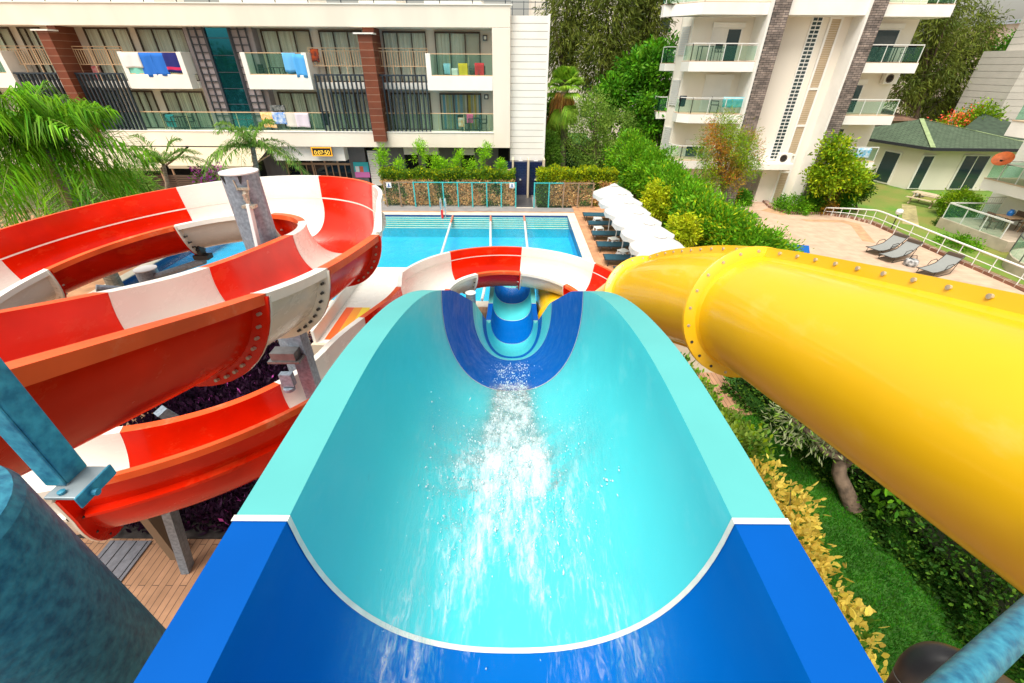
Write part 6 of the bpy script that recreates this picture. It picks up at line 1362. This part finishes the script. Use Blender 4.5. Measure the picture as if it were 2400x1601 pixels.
column('short steel post beside the lower blue runout', aty(1103, 690, 10.9).x, 10.9, .14, 0, aty(1103, 687, 10.9).z)
# post and bracket carrying the white segment of the red slide
bp_ = aty(715, 850, 5.4); col3 = thing('slide_support', 'square steel support with bracket under the white segment of the red slide', 'support', (bp_.x, 5.4, 0)); b = MB(); b.box(bp_.x-.11, bp_.x+.11, 5.3, 5.5, 0, 4.25); b.build('post', M_STEEL, col3); q = aty(668, 835, 5.2)
b = MB(); b.box(q.x-.16, q.x+.2, 5.1, 5.3, q.z-.02, q.z+.11); b.box(q.x-.22, q.x+.25, 5.08, 5.32, q.z-.06, q.z-.025); b.build('bracket', mat('pale_bracket', (.17,.17,.17), rough=.4, metal=.5, var=.2, scale=12), col3)
b = MB(); q2 = aty(678, 890, 5.1); b.box(q2.x-.08, q2.x+.1, 5.0, 5.1, q2.z-.06, q2.z+.16); b.lathe([(0, 0), (.085, 0), (.085, .05), (0, .05)], (q2.x, 5.03, q2.z-.14), 16); b.build('hanger', M_STEEL, col3)
for x, y, z1, r_, lb in ((-4.9, 4.9, 2.0, .11, 'slanted steel strut over the purple plants'), (-5.9, 5.3, 1.9, .1, 'second steel strut, left over the purple plants')):
    t = thing('steel_strut', lb, 'strut', (x, y, 0)); b = MB(); b.bar((x+.5, y+.8, 0), (x, y, z1+.5), .17, .17); b.build('beam', M_STEEL, t); b = MB(); b.box(x+.3, x+.7, y+.6, y+1.0, 0, .03); b.build('base_plate', M_STEEL, t)
q = atz(455, 1300, 0); t = thing('steel_strut', 'steel leg on the plank deck below the red slide', 'strut', (q.x, q.y, 0)); b = MB(); qa = aty(420, 1235, 3.9); b.bar((q.x+.05, q.y-.25, .0), (qa.x+.1, qa.y+.15, 2.6), .2, .12); b.build('beam', M_STEEL, t); b = MB(); b.box(q.x-.35, q.x-.2, q.y-.1, q.y+.2, 0, 1.4); b.build('side_post', mat('bronze_post', (.25,.19,.13), rough=.5, metal=.4), t)
# grey grate on the deck
q = atz(285, 1320, 0); t = thing('drain_grate', 'grey metal grate lying on the plank deck', 'grate', q); b = MB(); b.box(q.x-.5, q.x+.25, q.y-.35, q.y+.4, .003, .03)
b.build('plate', mat('grey_grate', (.16,.165,.19), rough=.5, var=.2, scale=12), t)
for k in range(4): b = MB(); b.box(q.x-.42+.2*k, q.x-.405+.2*k, q.y-.34, q.y+.39, .031, .036); b.build('slot', M_BLK, t)
# white trough with warm stripes left of the turquoise slide
t = thing('water_slide', 'white slide trough with orange, amber and yellow stripes under the red loop', 'water slide', (-3.9, 9, 0)); za = 1.6
M_TW = M_WHITE; b = MB()
def T3(px, py): return atz(px, py, za)
f0, f1, f2, f3 = T3(700, 830), T3(838, 798), T3(915, 690), T3(800, 690); xa0, xa1 = -4.75, -3.42
b.box(xa0, xa1, 8.6, 13.2, za-.06, za); b.build('trough_floor', M_TW, t)
for x0, x1 in ((xa0-.08, xa0), ): b = MB(); b.box(x0, x1, 8.6, 13.2, za-.3, za+.35); b.build('side_wall', M_WHITE_LIP, t, bevel=.02)
for k, (c, nm) in enumerate((((.78,.10,.01), 'orange'), ((.85,.30,.005), 'amber'), ((.88,.62,.01), 'yellow'))):
    b = MB(); x0 = -4.62+.225*k; b.box(x0, x0+.22, 8.75, 10.4, za+.0005, za+.004); b.build('stripe', mat('stripe_'+nm, c, rough=.3), t)
b = MB(); b.box(xa0-.1, xa1, 8.5, 8.598, za-.32, za+.02); b.build('front_beam', mat('beige_beam', (.62,.52,.40), rough=.5), t, bevel=.015)
for y in (8.8, 10.8, 12.8):
    for x in (xa0+.2, xa1-.2): b = MB(); b.box(x-.06, x+.06, y-.06, y+.06, 0, za-.061); b.build('leg', M_STEEL, t)
# ----------------------------------------------------------------- steel close to the camera
M_PIPE = mat('blue_green_galvanised', (.045,.28,.40), rough=.42, metal=.15, col2=(.012,.12,.22), scale=38, bump=.10, bscale=70, detail=9)
big = thing('steel_column', 'large blue green galvanised column in the lower left corner', 'column', (-1.36, .51, 0)); b = MB(); pz = 6.46
ax, ay, rr_ = -1.38, .50, .25
b.tube([(ax, ay, 0), (ax, ay, pz-.05)], rr_, 40, cap=False); b.lathe([(rr_, 0), (rr_-.01, .03), (rr_-.05, .05), (0, .055)], (ax, ay, pz-.05), 40); b.build('shaft', M_PIPE, big, smooth=True)
post = thing('railing_post', 'blue green angle post bolted to a plate at the left edge', 'post', (-1.0, .7, 6.4)); 
pq = aty(150, 1140, .63); b = MB(); b.box(pq.x-.042, pq.x+.005, .63, .636, pq.z, pq.z+1.3); b.box(pq.x-.001, pq.x+.005, .636, .69, pq.z, pq.z+1.3); b.build('angle_bar', M_PIPE, post, bevel=.003)
pl_ = aty(190, 1160, .62); b = MB(); b.box(pl_.x-.060, pl_.x+.012, .60, .69, pq.z-.010, pq.z-.001); b.build('base_plate', mat('pale_steel_plate', (.36,.42,.45), rough=.4, metal=.5, var=.25, scale=10), post, bevel=.002)
b = MB(); b.box(pl_.x+.0125, pl_.x+.018, .595, .695, pq.z-.032, pq.z+.001); b.build('lower_angle', M_PIPE, post, bevel=.002)
b = MB(); b.lathe([(0, 0), (.008, 0), (.008, .006), (0, .008)], (pl_.x-.026, .612, pq.z), 8); b.build('bolt', M_PIPE, post); b = MB(); b.tube([(pl_.x+.018, .63, pq.z-.02), (pl_.x+.030, .63, pq.z-.02)], .008, 8); b.build('bolt', M_PIPE, post)
hr = thing('handrail_pipe', 'blue green pipe crossing the lower right corner', 'pipe', (1.2, .5, 6.2)); b = MB(); ha, hb = aty(2290, 1560, .42), aty(2480, 1385, .62)
dvec = (hb-ha); b.tube([tuple(ha-dvec*.9-Vector((0, 0, 0))), tuple(hb+dvec*2.2)], .034, 24); b.build('tube', M_PIPE, hr, smooth=True)
el = thing('pipe_elbow', 'black pipe elbow below the blue green pipe', 'pipe', (1.5, .5, 5.5)); e0 = aty(2090, 1680, .55); b = MB()
e_ = atd(2055, 1730, 1.3); ctrl = [(e_.x-.05, e_.y-.05, 0), (e_.x-.02, e_.y-.02, e_.z-.4), e_, atd(2105, 1655, 1.22), atd(2133, 1610, 1.2), atd(2158, 1568, 1.17), atd(2195, 1549, 1.15), atd(2245, 1562, 1.13), atd(2310, 1600, 1.12), atd(2430, 1680, 1.1)]; pp = catmull([tuple(q) for q in ctrl], 8); b.tube([tuple(q) for q in pp], .044, 24); b.build('pipe', mat('black_plastic_pipe', (.03,.028,.03), rough=.4, var=.3, scale=10), el, smooth=True)
b = MB(); q0, q1 = Vector(pp[35]), Vector(pp[36]); b.tube([tuple(q0), tuple(q0+(q1-q0)*.3)], .0455, 24, cap=False); b.build('glue_ring', mat('grey_glue', (.35,.40,.44), rough=.6, var=.4, scale=30), el)
# ================================================================= water running down the turquoise slide
def foam_water():
    m = bpy.data.materials.new('slide_water'); m.use_nodes = True; nt = m.node_tree; N = nt.nodes; L = nt.links
    N.remove(N['Principled BSDF'])
    tc = N.new('ShaderNodeTexCoord'); mp = N.new('ShaderNodeMapping'); mp.inputs['Scale'].default_value = (1, .24, 1); L.new(tc.outputs['Object'], mp.inputs[0])
    n1 = N.new('ShaderNodeTexNoise'); n1.inputs['Scale'].default_value = 46; n1.inputs['Detail'].default_value = 5; n1.inputs['Roughness'].default_value = .62; n1.inputs['Distortion'].default_value = .8
    n3 = N.new('ShaderNodeTexNoise'); n3.inputs['Scale'].default_value = 11; n3.inputs['Detail'].default_value = 3; n3.inputs['Distortion'].default_value = .5
    for n_ in (n1, n3): L.new(mp.outputs[0], n_.inputs['Vector'])
    at = N.new('ShaderNodeAttribute'); at.attribute_name = 'foam'
    a1 = N.new('ShaderNodeMath'); a1.operation = 'ADD'; L.new(n1.outputs['Fac'], a1.inputs[0]); L.new(n3.outputs['Fac'], a1.inputs[1])
    a2 = N.new('ShaderNodeMath'); a2.operation = 'MULTIPLY_ADD'; L.new(at.outputs['Fac'], a2.inputs[0]); a2.inputs[1].default_value = .58; L.new(a1.outputs[0], a2.inputs[2])
    mr = N.new('ShaderNodeMapRange'); mr.interpolation_type = 'SMOOTHSTEP'; mr.inputs['From Min'].default_value = 1.22; mr.inputs['From Max'].default_value = 1.90; mr.inputs['To Max'].default_value = .72; L.new(a2.outputs[0], mr.inputs['Value'])
    t = N.new('ShaderNodeBsdfTransparent'); t.inputs[0].default_value = (1, 1, 1, 1)
    g = N.new('ShaderNodeBsdfGlossy'); g.inputs['Roughness'].default_value = .12
    f = N.new('ShaderNodeFresnel'); f.inputs['IOR'].default_value = 1.33
    bp = N.new('ShaderNodeBump'); bp.inputs['Strength'].default_value = .5; bp.inputs['Distance'].default_value = .02; L.new(a1.outputs[0], bp.inputs['Height'])
    L.new(bp.outputs[0], f.inputs['Normal']); L.new(bp.outputs[0], g.inputs['Normal'])
    mx = N.new('ShaderNodeMixShader'); wt = N.new('ShaderNodeAttribute'); wt.attribute_name = 'wet'; fm = N.new('ShaderNodeMath'); fm.operation = 'MULTIPLY'; L.new(f.outputs[0], fm.inputs[0]); L.new(wt.outputs['Fac'], fm.inputs[1]); L.new(fm.outputs[0], mx.inputs[0]); L.new(t.outputs[0], mx.inputs[1]); L.new(g.outputs[0], mx.inputs[2])
    d = N.new('ShaderNodeBsdfDiffuse'); d.inputs[0].default_value = (.86, .93, .95, 1)
    m2 = N.new('ShaderNodeMixShader'); L.new(mr.outputs[0], m2.inputs[0]); L.new(mx.outputs[0], m2.inputs[1]); L.new(d.outputs[0], m2.inputs[2])
    L.new(m2.outputs[0], N['Material Output'].inputs['Surface']); return m
M_FOAM = foam_water()
M_DROP = mat('water_spray_white', (.84,.92,.95), rough=.25, trans=.3)
def floor_n(x, w, d, p): return -d*np.maximum(0, 1-np.abs(x/w)**p)**(1/p)
def ss(a, b, x): t = np.clip((x-a)/(b-a), 0, 1); return t*t*(3-2*t)
def density(x, y):
    xc = .36*(1-ss(.35, 1.75, y)); s = .21-.075*ss(1.2, 2.2, y); jets = np.exp(-((x-xc)/s)**2)+np.exp(-((x+xc)/s)**2)
    I = .54*ss(.34, .62, y)-.06*ss(.95, 1.4, y)+.26*ss(1.75, 2.1, y)-.35*ss(3.0, 3.35, y)
    halo = .50*np.exp(-((y-1.5)/.5)**2)*np.exp(-(x/.58)**2)
    return (np.clip(jets, 0, 1.15)*I*.93+halo)*(1-ss(.42, .56, np.abs(x)))
def water_sheet(y0, y1, hw, name, label, fn, off=.012, step=.02):
    P0, T0, S0, N0, A0 = frB; ys = np.arange(y0, y1, step); sA = np.interp(ys, P0[:, 1], A0)
    P, T, S, Nn = [np.stack([np.interp(sA, A0, M[:, c]) for c in range(3)], 1) for M in (P0, T0, S0, N0)]
    xs = np.linspace(-hw, hw, 61); V = []; F_ = []
    for i in range(len(ys)):
        dd = ddf(sA[i]); h = floor_n(xs, .60, dd, 2.35)+off+.004*np.sin(xs*31+ys[i]*9)+.004*np.sin(xs*17-ys[i]*23)+rng.normal(size=len(xs))*.0022
        V.append(P[i]+S[i]*xs[:, None]+Nn[i]*h[:, None]); F_.append(fn(xs, V[-1][:, 1]))
    V = np.concatenate(V); k = len(xs); n = len(ys); ii, jj = np.meshgrid(np.arange(n-1), np.arange(k-1), indexing='ij'); a = (ii*k+jj).ravel()
    o = meshobj(name, V, np.stack([a, a+k, a+k+1, a+1], 1), M_FOAM, None, smooth=True, angle=0)
    at = o.data.attributes.new('foam', 'FLOAT', 'POINT'); at.data.foreach_set('value', np.concatenate(F_).astype(np.float32))
    w = np.concatenate(F_); vy = V[:, 1]; vx = V[:, 0]
    wet = np.clip(w*1.1, 0, .75)*(1-ss(2.6, 3.3, vy)) if y0 < 5 else np.clip(w, 0, .6)
    a3 = o.data.attributes.new('wet', 'FLOAT', 'POINT'); a3.data.foreach_set('value', wet.astype(np.float32))
    return tag(o, label, 'water', kind='stuff')
water_sheet(.12, 3.9, .57, 'water', 'white foaming water running down the middle of the turquoise slide', density)
water_sheet(13.2, 15.1, .42, 'water', 'white water at the foot of the blue runout', lambda x, y: .55*ss(13.4, 15.0, y)*np.exp(-(x/.22)**2))
def spray(n, seed):
    r = np.random.default_rng(seed); x = r.uniform(-.55, .55, n*9); y = r.uniform(.3, 3.4, n*9); q = density(x, y)*(.06+.94*ss(.75, 1.35, y)); k = r.uniform(size=len(x)) < q**1.6*.9
    cl = np.sin(x*40+np.sin(y*13)*2)*np.sin(y*21+np.sin(x*17)*2); k &= (cl+r.normal(size=len(x))*.45 > -.05); x, y = x[k][:n], y[k][:n]
    P0, T0, S0, N0, A0 = frB; zc = np.interp(y, P0[:, 1], P0[:, 2]); nn = np.array([floor_n(np.array([a]), .60, .82, 2.35)[0] for a in x]); P = np.stack([x, y+.0*x, zc+nn+.018+abs(r.normal(size=len(x)))*.018], 1)
    V = []; m_ = len(x); sz = (.0017*np.exp(r.normal(size=m_)*.55))[:, None]; d = unit(np.stack([r.normal(size=m_)*.35-np.sign(x)*.25*(y < 1.5), np.ones(m_), r.normal(size=m_)*.3], 1)); s = unit(np.cross(d, r.normal(size=(m_, 3))*.5+np.array((0, 0, 1.)))); u = np.cross(d, s); L = sz*r.uniform(1.0, 3.2, (m_, 1))
    V = np.stack([P-d*L, P+s*sz, P+u*sz*.7, P-s*sz, P-u*sz*.7, P+d*L], 1).reshape(-1, 3); b = np.arange(m_)[:, None]*6
    F_ = np.concatenate([b+np.array([q_]) for q_ in ((0,1,2),(0,2,3),(0,3,4),(0,4,1),(5,2,1),(5,3,2),(5,4,3),(5,1,4))], 1).reshape(-1, 3)
    o = meshobj('water_spray', V, F_, M_DROP, None, smooth=True, angle=0); return tag(o, 'white droplets splashing over the turquoise slide floor', 'water', kind='stuff')
spray(4500, 4)
